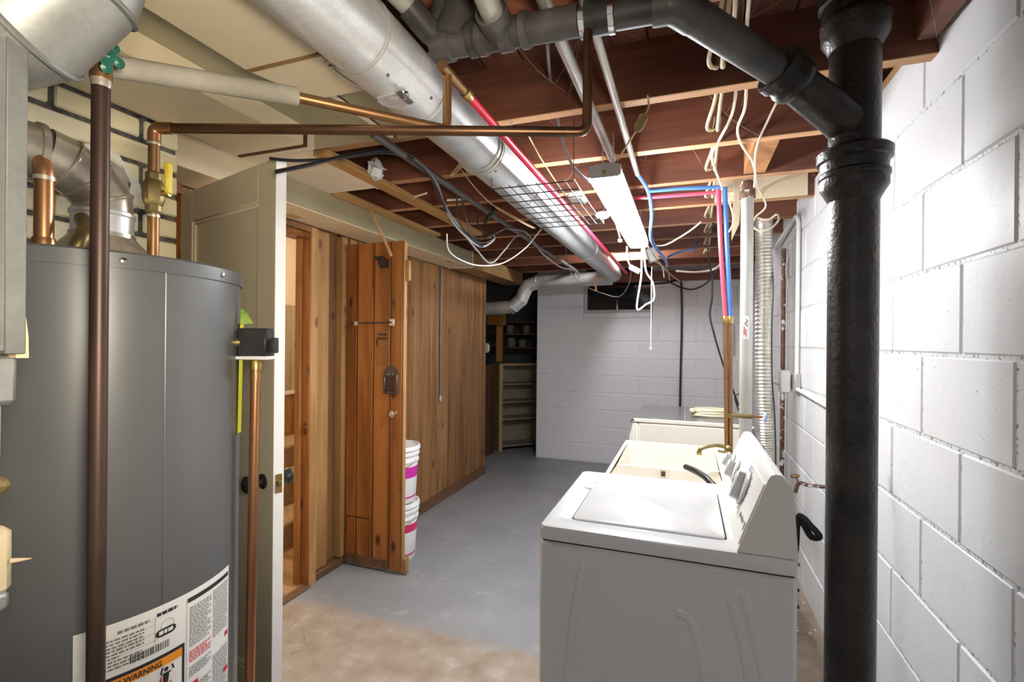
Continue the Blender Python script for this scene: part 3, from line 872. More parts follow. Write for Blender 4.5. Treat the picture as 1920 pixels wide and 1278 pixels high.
def hpoly(pts, r, mb):
    o = len(mb.v)
    mb.v += [hp(t_, z_, r) for t_, z_ in pts]
    mb.f.append(tuple(range(o, o + len(pts))))
for (u_, v_) in ((232, 492), (418, 524)):
    th, z = hsurf(u_, v_, HR + .004)
    c = hp(th, HT - .017, HR + .004)
    MB().lathe([(.006, 0), (.005, .003), (.001, .004)], 12, c, Vector((math.cos(th), math.sin(th), 0))).build('lid_screw', 'chrome', wh_)
# seam line of the jacket
th, z = hsurf(310, 700)
MB().tube([hp(th, (hsurf(137, 1183)[1] + hsurf(428, 1064)[1]) / 2 + .004, HR - .0008), hp(th, HT - .03, HR - .0008)], .002, 6).build('jacket_seam', 'heater', wh_)
# labels on the lower jacket; text runs along +angle
tL, zl = hsurf(137, 1183)
tR, zr = hsurf(428, 1064)
ZT = (zl + zr) / 2
lab = hpatch(tL, tR, ZT - .42, ZT, HR + .0008, 'data_label', 'label', wh_, 40)
tag(lab, 'white data label with orange warning panel')
R2, R3, R4 = HR + .0014, HR + .0020, HR + .0026
def th_of(u_, v_): return hsurf(u_, v_)[0]
tM = th_of(350, 1130)
bar = MB()
hpoly([(tM, ZT - .012), (tR - .012, ZT - .012), (tR - .012, ZT - .022), (tM, ZT - .022)], R2, bar)
hpatch(tM + .005, tR - .015, ZT - .021, ZT - .012, R2, 'title_bar', 'ink', lab)
hpatch(tM - .004, tM - .001, ZT - .40, ZT - .012, R2, 'column_rule', 'ink_grey', lab, 1)
def text_block(t0, t1, z0, z1, dzl, mat, r=R2, frac=.55, jag=.25):
    mb = MB(); z = z1
    while z - dzl > z0:
        x = t0
        e = t1 - random.uniform(0, jag) * (t1 - t0) * (random.random() < .35)
        while x < e - .004:
            w = min(random.uniform(.012, .035), e - x)
            hpoly([(x, z - dzl * frac), (x + w * .5, z - dzl * frac), (x + w, z - dzl * frac), (x + w, z), (x + w * .5, z), (x, z)], r, mb)
            x += w + .006
        z -= dzl
    return mb
mid = (tM + tR) / 2
text_block(tM + .02, mid - .01, ZT - .115, ZT - .032, .0042, 'ink').build('text_column', 'ink_grey', lab)
text_block(mid + .01, tR - .02, ZT - .13, ZT - .028, .0042, 'ink').build('text_column', 'ink_grey', lab)
text_block(tM + .02, mid - .01, ZT - .145, ZT - .119, .0046, 'ink_red').build('text_column', 'ink_red', lab)
text_block(tM + .02, mid - .01, ZT - .175, ZT - .150, .0042, 'ink').build('text_column', 'ink_grey', lab)
text_block(tM + .03, mid - .01, ZT - .40, ZT - .19, .0042, 'ink').build('text_column', 'ink_grey', lab)
text_block(mid + .01, tR - .02, ZT - .40, ZT - .165, .0042, 'ink').build('text_column', 'ink_grey', lab)
for (a, b, z) in ((tM + .0, tM + .09, ZT - .182), (tR - .06, tR - .02, ZT - .138), (tR - .07, tR - .02, ZT - .215)):
    hpatch(a, b, z - .010, z, R3, 'red_mark', 'ink_red', lab, 2)
# rating plate text
def on_label(body, th, z, size, mat, name, par, r=R3, bold=0.0, wide=1.0):
    cu = bpy.data.curves.new(name, 'FONT')
    cu.body = body; cu.size = size; cu.offset = bold
    tmp = bpy.data.objects.new(name, cu); COL.objects.link(tmp)
    dg = bpy.context.evaluated_depsgraph_get()
    me = bpy.data.meshes.new_from_object(tmp.evaluated_get(dg))
    bpy.data.objects.remove(tmp); bpy.data.curves.remove(cu)
    mb = MB()
    mb.add([hp(th + v.co.x * wide / HR, z + v.co.y, r) for v in me.vertices], [tuple(p.vertices) for p in me.polygons])
    bpy.data.meshes.remove(me)
    return mb.build(name, mat, par, smooth=False)
tA = th_of(200, 1190)
tB = th_of(290, 1150)
text_block(tA - .09, tB - .06, ZT - .088, ZT - .028, .0062, 'ink', jag=.5).build('rating_text', 'ink_grey', lab)
text_block(tB - .2, tB - .03, ZT - .026, ZT - .016, .009, 'ink', R3, .6, 0).build('rating_line', 'ink_grey', lab)
text_block(tB + .01, tB + .14, ZT - .022, ZT - .012, .009, 'ink', R3, .7, 0).build('rating_line', 'ink', lab)
for dz_ in (.031, .046, .060):
    hpatch(tA - .1, tB, ZT - dz_, ZT - dz_ + .0006, R2, 'rule_line', 'ink_grey', lab, 8)
hpatch(tB, tB + .003, ZT - .085, ZT - .018, R2, 'rule_line', 'ink_grey', lab, 1)
# certification ring
mb = MB()
tc_, zc_ = tB + .075, ZT - .040
for k in range(24):
    a0, a1 = 2 * PI * k / 24, 2 * PI * (k + 1) / 24
    hpoly([(tc_ + .042 * math.cos(a0), zc_ + .0105 * math.sin(a0)), (tc_ + .042 * math.cos(a1), zc_ + .0105 * math.sin(a1)),
           (tc_ + .039 * math.cos(a1), zc_ + .0097 * math.sin(a1)), (tc_ + .039 * math.cos(a0), zc_ + .0097 * math.sin(a0))], R3, mb)
mb.build('certification_mark', 'ink_grey', lab)
# dark oval badge
def zat(u_, v_): return hsurf(u_, v_)[1]
zb0, tb0, tb1 = zat(310, 1182), th_of(291, 1190), th_of(329, 1175)
mb = MB()
for k in range(10):
    x0 = tb0 + (tb1 - tb0) * k / 10; x1 = tb0 + (tb1 - tb0) * (k + 1) / 10
    hh = lambda x_: .0075 * (1 - abs((x_ - (tb0 + tb1) / 2) / ((tb1 - tb0) / 2)) ** 6 * .6)
    hpoly([(x0, zb0 - hh(x0)), (x1, zb0 - hh(x1)), (x1, zb0 + hh(x1)), (x0, zb0 + hh(x0))], R2, mb)
mb.build('brand_badge', 'ink', lab)
text_block(tb0 + .02, tb1 - .02, zb0 - .006, zb0 + .004, .0085, 'label', R3, .8, 0).build('badge_text', 'label', lab)
# bar code
zc1 = zat(316, 1196); x = th_of(243, 1225)
xe = th_of(317, 1200)
mb = MB()
while x < xe:
    w = random.choice((.003, .005, .008))
    hpoly([(x, zc1 - .014), (x + w, zc1 - .014), (x + w, zc1), (x, zc1)], R2, mb)
    x += w + random.choice((.004, .006))
mb.build('bar_code', 'ink', lab)
# warning panel
tW0, tW1 = tL + .02, th_of(345, 1215)
zW = hsurf(345, 1203)[1]
wp = hpatch(tW0, tW1, zW - .30, zW, R2, 'warning_border', 'ink', lab, 30)
wq = hpatch(tW0 + .02, tW1 - .02, zW - .29, zW - .006, R3, 'warning_panel', 'label', wp, 30)
hpatch(tW0 + .02, tW1 - .02, zW - .022, zW - .006, R4, 'orange_band', 'orange', wp, 24)
on_label('WARNING', th_of(231, 1262), zW - .0195, .0145, 'ink', 'warning_text', wp, R4 + .0005, .0004, (th_of(299, 1235) - th_of(231, 1262)) * HR / .0665)
mb = MB()
t0_ = th_of(217, 1268)
hpoly([(t0_, zW - .0195), (t0_ + .035, zW - .0195), (t0_ + .0175, zW - .0085)], R4 + .0005, mb)
mb.build('warning_symbol', 'ink', wp)
# flame and figure
tf = (tW0 + tW1) / 2
mb = MB()
fl_ = [(.02, -.115), (.03, -.080), (.055, -.060), (.06, -.072), (.09, -.045), (.105, -.062), (.135, -.038), (.14, -.055), (.175, -.040), (.165, -.062), (.20, -.055), (.18, -.09), (.20, -.115)]
for k in range(len(fl_) - 2):
    hpoly([(tf + fl_[k][0], zW + fl_[k][1]), (tf + fl_[k + 1][0], zW + fl_[k + 1][1]), (tf + .11, zW - .115)], R4, mb)
for k in range(8):
    x0 = tf + .02 + .18 * k / 8
    hpoly([(x0, zW - .17), (x0 + .0225, zW - .17), (x0 + .0225, zW - .10), (x0, zW - .10)], R4, mb)
mb.build('flame_mark', 'ink_red', wp, smooth=False)
mb = MB()
hx, hz = tf + .165, zW - .030
for k in range(12):
    a0, a1 = 2 * PI * k / 12, 2 * PI * (k + 1) / 12
    hpoly([(hx, hz), (hx + .014 * math.cos(a0), hz + .0042 * math.sin(a0)), (hx + .014 * math.cos(a1), hz + .0042 * math.sin(a1))], R4 + .0004, mb)
for (a, b) in (((-.04, -.006), (-.028, .006)), ((.03, .004), (.042, -.006))):
    hpoly([(hx + a[0], hz + a[1]), (hx + a[0] + .012, hz + a[1]), (hx + b[0] + .012, hz + b[1]), (hx + b[0], hz + b[1])], R4 + .0004, mb)
hpoly([(hx - .036, hz - .009), (hx + .036, hz - .009), (hx + .024, hz - .006), (hx - .024, hz - .006)], R4 + .0004, mb)
hpoly([(hx - .02, hz - .024), (hx + .012, hz - .026), (hx + .02, hz - .008), (hx - .02, hz - .008)], R4 + .0004, mb)
mb.build('figure_mark', 'ink', wp, smooth=False)
text_block(tf - .30, tf + .0, zW - .12, zW - .035, .007, 'ink', R4, .5).build('warning_small_text', 'ink_grey', wp)

# relief valve with its tag, and discharge pipe
thv = math.atan2(.52, .85)
rv = thing('relief_valve', (-0.93, 0.86, 1.40), 'black relief valve with a yellow tag on the side of the grey heater', 'valve')
q0 = ad(480, 642, 1.13)
vx, vy = q0.x, q0.y
hdir = (Vector((vx, vy, 0)) - Vector((HX, HY, 0))).normalized()
vz = q0.z
rt = Vector((_ct, _st, 0)); fwv = Vector((-_st, _ct, 0))
MB().obox(Vector((vx, vy, vz)), (.033, .02, .033), (rt, fwv, Vector((0, 0, 1))), .003).build('valve_body', 'black_plastic', rv)
MB().obox(Vector((vx, vy, vz - .035)), (.036, .022, .004), (rt, fwv, Vector((0, 0, 1))), .001).build('valve_collar', 'white_plastic', rv)
MB().obox(Vector((vx, vy, vz - .006)) + rt * .044, (.004, .012, .018), (rt, fwv, Vector((0, 0, 1))), .002).build('test_lever', 'black_plastic', rv)
tq = [ad(u_, v_, 1.12) for u_, v_ in ((450, 606), (456, 606), (451, 810), (445, 812))]
MB().prism(tq, fwv * .002).build('yellow_tag', 'tag_yellow', rv)
tq = [ad(u_, v_, 1.125) for u_, v_ in ((447, 606), (451, 606), (446, 812), (437, 818), (440, 700))]
MB().prism(tq, fwv * .002).build('tag_back', 'black_plastic', rv)
gq = [ad(u_, v_, 1.12) for u_, v_ in ((451, 608), (474, 606), (465, 590), (455, 579), (451, 580))]
MB().prism(gq, fwv * .002).build('tag_top', 'tag_green', rv)
MB().tube([Vector((HX, HY, vz)) + hdir * (HR - .01), Vector((vx, vy, vz))], .012, 10).build('valve_stem', 'brass', rv)
dp0 = Vector((vx, vy, vz - .04))
dpb = ad(468, 1278, 1.13)
dpd = Vector((vx - .012, vy - .006, .06))
dpp = thing('discharge_pipe', (vx, vy, .06), 'straight copper drain pipe below the black relief valve beside the heater', 'pipe')
MB().tube([dp0, dp0 + (dpd - dp0) * .5, dpd], .011, 14).build('pipe', 'copper', dpp)
MB().lathe([(.014, -.02), (.0145, 0), (.012, .004)], 14, dp0 + Vector((0, 0, -.002))).build('fitting', 'brass', dpp)
MB().lathe([(.0128, -.02), (.0128, .0)], 14, dp0 + Vector((0, 0, -.03))).build('solder_joint', 'copper_old', dpp)

# draft hood and flue pipe
fx, fy = ad(193, 440, 1.02).x, ad(193, 440, 1.02).y
zt = HT + .004
flue = thing('flue_pipe', (fx, fy, zt), 'galvanised flue pipe with draft hood on top of the grey heater', 'flue pipe')
MB().lathe([(.095, 0.0), (.092, .012), (.062, .045), (.056, .052), (.056, .060)], 32, (fx, fy, zt)).build('draft_hood', 'flue', flue)
for k in range(3):
    a = 2 * PI * k / 3 + .4
    MB().box((fx + .07 * math.cos(a) - .006, fy + .07 * math.sin(a) - .006, zt - .003), (fx + .07 * math.cos(a) + .006, fy + .07 * math.sin(a) + .006, zt + .02)).build('hood_leg', 'flue', flue)
MB().lathe([(.052, .055), (.053, .095), (.056, .098), (.056, .104), (.052, .107)], 32, (fx, fy, zt)).build('collar', 'galv_bright', flue)
ce0 = Vector((fx, fy, zt + .10))
ez = zt + .195
e1 = Vector((fx - .01, fy - .10, ez))
path = [ce0, Vector((fx, fy, zt + .13)), Vector((fx - .003, fy - .028, zt + .165)), Vector((fx - .006, fy - .065, ez - .008)), e1]
eb = MB().tube(path, .052, 28, False)
eb.build('elbow', 'flue', flue, angle=25)
rb = MB()
for k in (1, 2, 3):
    t_ = (path[k + 1] - path[k - 1]).normalized()
    ring(rb, path[k], t_, .052, .008, .003)
rb.build('elbow_seam', 'flue', flue)
e2 = Vector((-1.20, 0.34, ez + .01))
MB().tube([e1, e2], .052, 28).build('horizontal_run', 'flue', flue)
MB().lathe([(.052, 0), (.056, .002), (.056, .012), (.052, .014)], 28, e1, (e2 - e1).normalized()).build('joint_band', 'flue', flue)

# copper riser at the left of the hood
cs = thing('copper_stub', (-1.2, .55, HT), 'short thick copper riser left of the flue pipe on the heater', 'pipe')
c0 = ad(82, 452, .90); c0.z = HT + .003
c1 = Vector((c0.x, c0.y, c0.z + .15))
dirL = Vector((-_ct, -_st, 0))
MB().tube(round_path([c0, c1 + Vector((0, 0, .03)), c1 + dirL * .16 + Vector((0, 0, .035))], .035, 8), .0145, 16).build('riser', 'copper', cs)
MB().lathe([(.018, 0), (.018, .02), (.0165, .028)], 16, c0).build('coupling', 'copper', cs)
MB().lathe([(.0165, -.004), (.0165, .004)], 16, c1 + Vector((0, 0, -.012))).build('solder_joint', 'solder', cs)
MB().tube(smooth_path([c0 + Vector((.05, .02, 0)), c0 + Vector((.055, .03, .03)), c0 + Vector((.03, .05, .06)), c0 + Vector((.0, .06, .08))]), .012, 10).build('gas_flex', 'brass_dark', cs)

# hot water riser with ball valve and the long run across the view
hr0 = ad(287, 470, 1.06); hr0.z = HT + .003
hrT = ad(289, 240, 1.06)
rx, ry, rz = hr0.x, hr0.y, hrT.z
far = ad(1101, 229, 1.06)
far = Vector((far.x, far.y, rz))
hw = thing('hot_water_pipe', (rx, ry, HT), 'copper riser with yellow ball valve and long dark run across the ceiling', 'pipe')
top2 = ad(1100, 40, 1.06)
MB().tube([hr0, Vector((rx, ry, rz - .02))], .0112, 16).build('riser', 'copper_old', hw)
MB().tube(round_path([Vector((rx, ry, rz - .03)), Vector((rx, ry, rz)), Vector((rx, ry, rz)) + (far - Vector((rx, ry, rz))).normalized() * .04], .025, 8), .0128, 16).build('elbow', 'copper', hw)
MB().tube(round_path([Vector((rx, ry, rz)) + (far - Vector((rx, ry, rz))).normalized() * .03, far, Vector((far.x, far.y, 2.3))], .022, 8), .0107, 16).build('long_run', 'copper_dark', hw)
vm = ad(289, 362, 1.06).z
MB().lathe([(.013, -.045), (.0155, -.04), (.0155, -.028), (.018, -.024), (.021, -.012), (.021, .012), (.018, .024), (.0155, .028), (.0155, .042), (.0125, .046)], 12, (rx, ry, vm)).build('ball_valve', 'brass_dark', hw, angle=25)
MB().tube([Vector((rx, ry, vm)), Vector((rx, ry, vm)) + rt * .035], .007, 10).build('valve_stem', 'brass', hw)
hb = Vector((rx, ry, vm)) + rt * .034 - fwv * .003
MB().obox(hb + Vector((0, 0, .032)), (.005, .009, .034), (rt, fwv, Vector((0, 0, 1))), .003).build('lever', 'yellow', hw, label='yellow valve lever')
for zz in (rz - .035, vm - .05, HT + .02):
    MB().lathe([(.0125, -.003), (.0128, 0), (.0125, .003)], 14, (rx, ry, zz)).build('solder_joint', 'solder', hw)

# black steel pipe with green valve in front of the heater, and the insulated run
sp0 = ad(185, 640, .745)
sx_, sy_ = sp0.x, sp0.y
spz = ad(190, 150, .745).z
gp = thing('gas_pipe', (sx_, sy_, 0), 'dark vertical steel pipe with green valve handle in front of the heater', 'pipe')
MB().tube([(sx_, sy_, 0.0), (sx_, sy_, spz)], .0118, 18).build('pipe', 'steel_pipe', gp)
MB().lathe([(.0125, -.012), (.0135, 0), (.0125, .012)], 16, (sx_, sy_, spz)).build('solder_joint', 'solder', gp)
up = Vector((sx_, sy_, spz))
el = [up, up + Vector((0, 0, .045)), up + Vector((0, 0, .085)) - rt * .01]
MB().tube([up, up + Vector((0, 0, .055)), up + Vector((.004, 0, .07))], [.0145, .0145, .010], 14).build('valve_body', 'copper_old', gp)
MB().tube([up + Vector((0, 0, .045)), up + Vector((0, 0, .06)) + rt * .012 - fwv * .02], .008, 10).build('valve_neck', 'brass_dark', gp)
hc = up + rt * .020 + Vector((0, 0, .028)) - fwv * .016
mb = MB()
axh = (Vector((0, 0, CAM_H)) - hc).normalized() * .8 + rt * .35
axh.normalize()
for k in range(5):
    a = 2 * PI * k / 5 + .3
    e_ = axh.orthogonal().normalized(); g_ = axh.cross(e_)
    mb.lathe([(.001, -.005), (.0075, -.004), (.0085, 0), (.0075, .004), (.001, .005)], 10, hc + (e_ * math.cos(a) + g_ * math.sin(a)) * .0165, axh)
mb.lathe([(.001, -.006), (.013, -.005), (.013, .004), (.001, .006)], 16, hc, axh)
mb.build('valve_handle', 'green', gp, label='green lobed valve handle')
MB().lathe([(.003, 0), (.003, .008), (.0005, .009)], 8, hc, axh).build('handle_screw', 'chrome', gp)

i0 = ad(198, 122, .80); i1 = ad(556, 181, 1.0)
bp = ad(838, 250, 1.15)
bp.z = i1.z
bt = ad(838, 145, 1.15)
ins = thing('insulated_pipe', i0, 'grey foam-insulated pipe ending in bare copper that turns up by the round duct', 'pipe')
MB().tube([i0, i0 + (i1 - i0) * .5, i1], .0185, 20).build('insulation', 'insul', ins)
MB().tube(round_path([i1 - (i1 - i0).normalized() * .02, bp, Vector((bp.x, bp.y, bt.z + .01))], .018, 8), .0105, 16).build('bare_copper', 'copper_old', ins)
tp = Vector((bp.x, bp.y, bt.z))
PX_, PZ_ = tp.x, bt.z + .012
MB().tube([tp + Vector((0, -.03, .012)), tp + Vector((0, .10, .012))], .0125, 14).build('tee', 'copper_old', ins)
MB().lathe([(.0145, 0), (.016, .006), (.016, .03), (.0135, .034)], 14, (PX_, tp.y + .09, PZ_), (0, 1, 0)).build('crimp_fitting', 'brass', ins)
rp0 = Vector((PX_, tp.y + .12, PZ_))
MB().tube([rp0, Vector((PX_, 1.75, PZ_ - .002)), Vector((PX_, 2.6, PZ_)), Vector((PX_ + .01, 3.4, PZ_ - .008)), Vector((PX_ - .01, 4.7, PZ_ + .02))], .0118, 14).build(
    'red_pipe', 'red_pex', None, 'long red plastic water pipe running beside the round duct', 'pipe')

# ================================================================= CHIMNEY
CXF, CYE = -1.645, 1.175
ch = thing('chimney', (CXF - .25, .7, 0), 'cream painted brick chimney with dark joints behind the water heater', 'chimney')
MB().box((CXF - .5, -.3, 0), (CXF - .006, CYE - .006, 2.36)).build('mortar_core', 'brick_mortar', ch)
BC, BLn = 0.0752, 0.235
zb = 2.05 - BC * 16
k = 0
while zb < 2.30:
    y = CYE + (0 if k % 2 else BLn / 2)
    while y > .1:
        a, b = y - BLn, y
        b2 = min(b, CYE)
        if b2 - a > .05:
            MB().box((CXF - .1, a + .007, zb + .0075 + random.uniform(-.0015, .0015)), (CXF + random.uniform(-.002, .003), b2 - (.007 if b2 < CYE else 0), zb + BC - .0075 + random.uniform(-.0015, .0015)), .005).build('brick', 'brick', ch)
        y -= BLn
    for (a, b) in ((CXF - .1, CXF - .34), (CXF - .345, CXF - .5)):
        MB().box((b, CYE - .06, zb + .005), (a - .005, CYE + random.uniform(-.002, .002), zb + BC - .005), .004).build('brick', 'brick', ch)
    zb += BC; k += 1
pts = [ax(u_, v_, CXF + .006) for u_, v_ in ((140, 300), (150, 286), (175, 290), (205, 300), (232, 318), (240, 345), (236, 372), (232, 392), (150, 400), (135, 350))]
MB().prism([(CXF + .001, p.y, p.z) for p in pts], (.009, 0, 0)).build('cement_patch', 'cement', ch)
pts = [ax(u_, v_, CXF + .006) for u_, v_ in ((120, 285), (150, 268), (190, 272), (222, 288), (240, 318), (262, 345), (268, 372), (250, 392), (232, 394), (246, 345), (230, 312), (205, 294), (175, 284), (140, 292))]
MB().prism([(CXF + .001, p.y, p.z) for p in pts], (.006, 0, 0)).build('plaster_smear', 'plaster', ch)

# ================================================================= DUCTWORK
# furnace plenum edge at the far left
fp = thing('furnace_plenum', (-.95, .0, 0.0), 'bare sheet metal furnace casing at the left edge of the view', 'furnace')
PXc, PYc = -.727, .337
MB().box((-1.30, -.6, 1.40), (PXc, PYc, 2.025), .004).build('sheet_casing', 'casing', fp)
MB().box((PXc - .002, PYc - .016, 1.40), (PXc + .003, PYc + .003, 2.02), .001).build('corner_flange', 'casing', fp)
MB().prism([(PXc, PYc - .002, 1.50), (PXc + .001, PYc + .006, 1.42), (PXc, PYc + .007, 1.395), (PXc - .004, PYc - .003, 1.395)], (-.02, -.002, 0)).build('bent_tab', 'cardboard', fp)
MB().box((-1.25, -.5, 1.34), (PXc - .012, PYc + .004, 1.40), .006).build('foil_collar', 'galv_elbow', fp)
MB().box((-1.25, -.5, 1.275), (PXc - .02, PYc - .006, 1.345), .006).build('tape_band', 'cardboard', fp)
MB().box((-1.25, -.5, 1.20), (PXc - .03, PYc - .01, 1.275), .008).build('gasket_band', 'black_iron', fp)
MB().lathe([(.001, 0), (.011, .003), (.012, .008), (.007, .014), (.001, .017)], 10, (PXc - .032, PYc - .012, 1.245), (.5, .8, 0)).build('putty_lump', 'brass_dark', fp, angle=20)
MB().box((-1.25, -.5, 1.12), (PXc - .012, PYc + .002, 1.20), .008).build('tape_band', 'cardboard', fp)
MB().lathe([(.003, 0), (.0022, .008), (.0005, .019)], 8, (PXc - .014, PYc - .001, 1.158), (.80, .6, .02)).build('wood_splinter', 'cardboard', fp)
MB().box((-1.25, -.5, 1.10), (PXc - .014, PYc, 1.125), .006).build('foil_collar', 'galv_elbow', fp)
MB().box((-1.25, -.5, 1.04), (PXc - .028, PYc - .010, 1.10), .006).build('tape_band', 'cardboard', fp)
MB().prism([(PXc - .03, PYc - .011, 1.04), (PXc - .10, PYc - .011, .90), (-1.25, PYc - .011, .90), (-1.25, PYc - .011, 1.04)], (0, -.4, 0)).build('lower_casing', 'galv_dull', fp)
MB().box((-1.30, -.7, 0), (-.84, PYc - .05, .92), .01).build('furnace_cabinet', 'galv_dull', fp)

# fat elbow coming off the plenum
el_ = thing('duct_elbow', (-.78, .36, 1.74), 'fat galvanised elbow duct in the upper left corner', 'duct')
ep = [Vector((-.90, .285, 1.795)), Vector((-.825, .325, 1.793)), Vector((-.768, .352, 1.812)), Vector((-.728, .375, 1.865)), Vector((-.705, .39, 1.96)), Vector((-.70, .395, 2.10))]
ER = .077
g = MB()
for a, b in zip(ep[:-1], ep[1:]):
    pass
MB().tube(ep, ER, 32, False).build('elbow_gores', 'galv_elbow', el_, angle=16)
for k in (1, 2, 3, 4):
    t_ = (ep[k + 1] - ep[k - 1]).normalized()
    ring(MB(), ep[k], t_, ER, .009, .0035, 32).build('gore_seam', 'casing', el_)

# trunk ducts painted cream
da = thing('trunk_duct', (-.97, .4, 2.12), 'cream painted rectangular duct beside the big round duct', 'duct')
zA = 2.12
MB().box((-1.09, -.9, zA), (-.857, .955, 2.205), .003).build('duct_body', 'cream', da)
MB().box((-1.092, .955, zA - .003), (-.853, .963, 2.207)).build('drive_seam', 'brown_duct', da)
MB().prism([(-1.086, .963, zA + .001), (-.86, .963, zA + .001), (-.852, 1.145, zA + .004), (-1.04, 1.145, zA + .004)], (0, 0, .08)).build('end_piece', 'cream', da)
MB().lathe([(.012, 0), (.012, .012), (.005, .016)], 12, (-.862, 1.0, zA + .01), (.3, 0, -1)).build('lock_knob', 'cream_warm', da)
MB().tube(smooth_path([(-.862, 1.0, zA - .006), (-.856, 1.05, zA - .012), (-.852, 1.12, zA - .004)]), .004, 8).build('lock_rod', 'cream_warm', da)

db = thing('branch_duct', (-1.48, .5, 2.13), 'wide flat cream duct above the chimney bricks', 'duct')
zB = 2.128
MB().box((-1.64, -1.4, zB), (-1.32, 1.405, 2.2), .003).build('duct_body', 'cream', db)
MB().box((-1.642, 1.405, zB - .004), (-1.316, 1.418, 2.204)).build('drive_seam', 'dark_brown', db)
MB().box((-1.638, 1.418, zB + .002), (-1.32, 1.46, 2.203), .002).build('end_collar', 'cream_warm', db)
MB().box((-1.66, -1.4, 2.198), (-1.07, 1.60, 2.2085), .001).build('joist_panning', 'olive', None, 'olive metal sheet nailed under the joists by the trunk duct', 'sheet metal')
MB().box((-1.055, 1.10, 2.2), (-.82, 1.62, 2.2085), .001).build('joist_panning', 'olive', None, 'narrow dark olive metal sheet between trunk duct end and round duct', 'sheet metal')
MB().box((-1.075, .9, 2.189), (-1.058, 1.585, 2.1985), .002).build('sheet_strip', 'cream_warm', None, 'narrow cream metal strip along the olive sheet edge', 'trim strip')

# soffit duct over the pine wall
so = thing('soffit_duct', (-1.92, 3.4, 2.07), 'long low cream duct running along the top of the pine wall', 'duct')
zS = 2.071
MB().box((-2.035, 1.765, zS), (-1.80, 3.93, 2.205), .003).build('duct_section', 'cream', so)
MB().box((-1.802, 1.768, zS + .004), (-1.797, 3.93, 2.2), .001).build('duct_side', 'olive', so)
MB().box((-2.035, 3.94, zS), (-1.80, 5.35, 2.205), .003).build('duct_section', 'brown_duct', so)
MB().box((-2.038, 3.928, zS - .004), (-1.793, 3.942, 2.206), .001).build('slip_joint', 'cream', so)
MB().box((-2.03, 1.15, zS), (-1.81, 1.762, 2.205), .003).build('duct_section', 'cream', so)
MB().box((-1.99, 1.98, zS - .0025), (-1.93, 2.06, zS + .001)).build('rust_patch', 'strap', so)
MB().box((-1.87, 3.55, zS - .0025), (-1.84, 3.68, zS + .001)).build('rust_patch', 'strap', so)
# flat boards, strapping
MB().box((-1.80, 1.762, 2.196), (-1.47, 2.10, 2.2085), .002).build('ceiling_panel', 'cream_warm', None, 'square cream hardboard panel under the joists right of the door top', 'panel')
MB().box((-1.97, 1.462, 2.198), (-1.47, 1.757, 2.2085), .002).build('ceiling_panel', 'cream_warm', None, 'cream hardboard panel under the joists directly above the door top', 'panel')
MB().box((-1.475, 1.62, 2.183), (-1.40, 3.24, 2.2085), .003).build('strapping_board', 'strap', None, 'longer yellow strapping board under the joists, its end free', 'board')
MB().box((-1.79, 2.105, 2.187), (-1.715, 3.19, 2.2085), .003).build('strapping_board', 'strap', None, 'shorter yellow strapping board beside the low cream duct', 'board')
MB().tube([(-1.485, 1.77, 2.19), (-1.485, 2.09, 2.19)], .005, 8).build('panel_rod', 'cream_warm', None, 'thin cream rod along the edge of the square hardboard panel', 'rod')
# leaning stick between soffit and pine door
a_, b_ = ay(697, 396, 2.35), ay(734, 480, 2.50)
MB().beam(a_, b_, .014, .008, (0, -1, 0)).build('wood_stick', 'fresh_wood', None, 'thin pale stick wedged between duct and top of the pine door', 'stick')

# pinkish sheet stretched above the door
ps = thing('plastic_sheet', (-1.8, 1.62, 2.1), 'pinkish plastic sheet stretched under the ceiling behind the chimney', 'plastic sheet')
o_ = [ax(338, 272, -1.95), ax(365, 263, -1.95), ax(400, 262, -1.9), ax(455, 300, -1.80)]
rim = [Vector((-1.99, 1.21, 2.205)), Vector((-1.90, 1.22, 2.20)), Vector((-1.80, 1.24, 2.205)), Vector((-1.66, 1.45, 2.205))]
low = [Vector((-2.03, 1.24, 2.07)), Vector((-2.03, 1.40, 2.075)), Vector((-2.03, 1.46, 2.09)), Vector((-1.97, 1.47, 2.18))]
for i in range(3):
    MB().prism([rim[i], rim[i + 1], low[i + 1], low[i]], (0, .004, .004)).build('sheet_fold', 'pinksheet', ps, smooth=False)
MB().tube(smooth_path(rim), .004, 6).build('sheet_hem', 'dark_brown', ps)
MB().prism([(-2.03, 1.18, 2.02), (-2.03, 1.46, 2.03), (-2.03, 1.46, 2.068), (-2.03, 1.18, 2.06)], (.012, 0, 0)).build('ledger_strip', 'pine_orange', ps)

# big round duct
RDX, RDZ, RDR = -.716, 2.118, .0854
rd = thing('round_duct', (RDX, 2.5, RDZ - RDR), 'long round galvanised duct running away under the joists', 'duct')
def rsec(y0, y1, r, name, mat='galv_bright', cap=False):
    return MB().tube([(RDX, y0, RDZ), (RDX, (y0 + y1) / 2, RDZ), (RDX, y1, RDZ)], r, 48, cap).build(name, mat, rd)
rsec(-1.4, .93, RDR, 'pipe_section')
rsec(.92, 1.20, RDR + .0025, 'damper_section')
rsec(1.20, 2.1, RDR - .002, 'pipe_section', 'galv')
rsec(2.09, 3.6, RDR - .001, 'pipe_section', 'galv')
rsec(3.59, 5.03, RDR - .002, 'pipe_section', 'galv')
for y, w in ((.925, .006), (1.185, .008), (1.60, .006), (1.63, .006), (2.09, .006), (3.59, .006)):
    ring(MB(), (RDX, y, RDZ), (0, 1, 0), RDR, w, .004, 48).build('joint_bead', 'galv_dull', rd)
MB().lathe([(RDR - .002, 0), (RDR * .8, .05), (.001, .06)], 40, (RDX, 5.03, RDZ), (0, 1, 0)).build('end_cap', 'galv', rd)
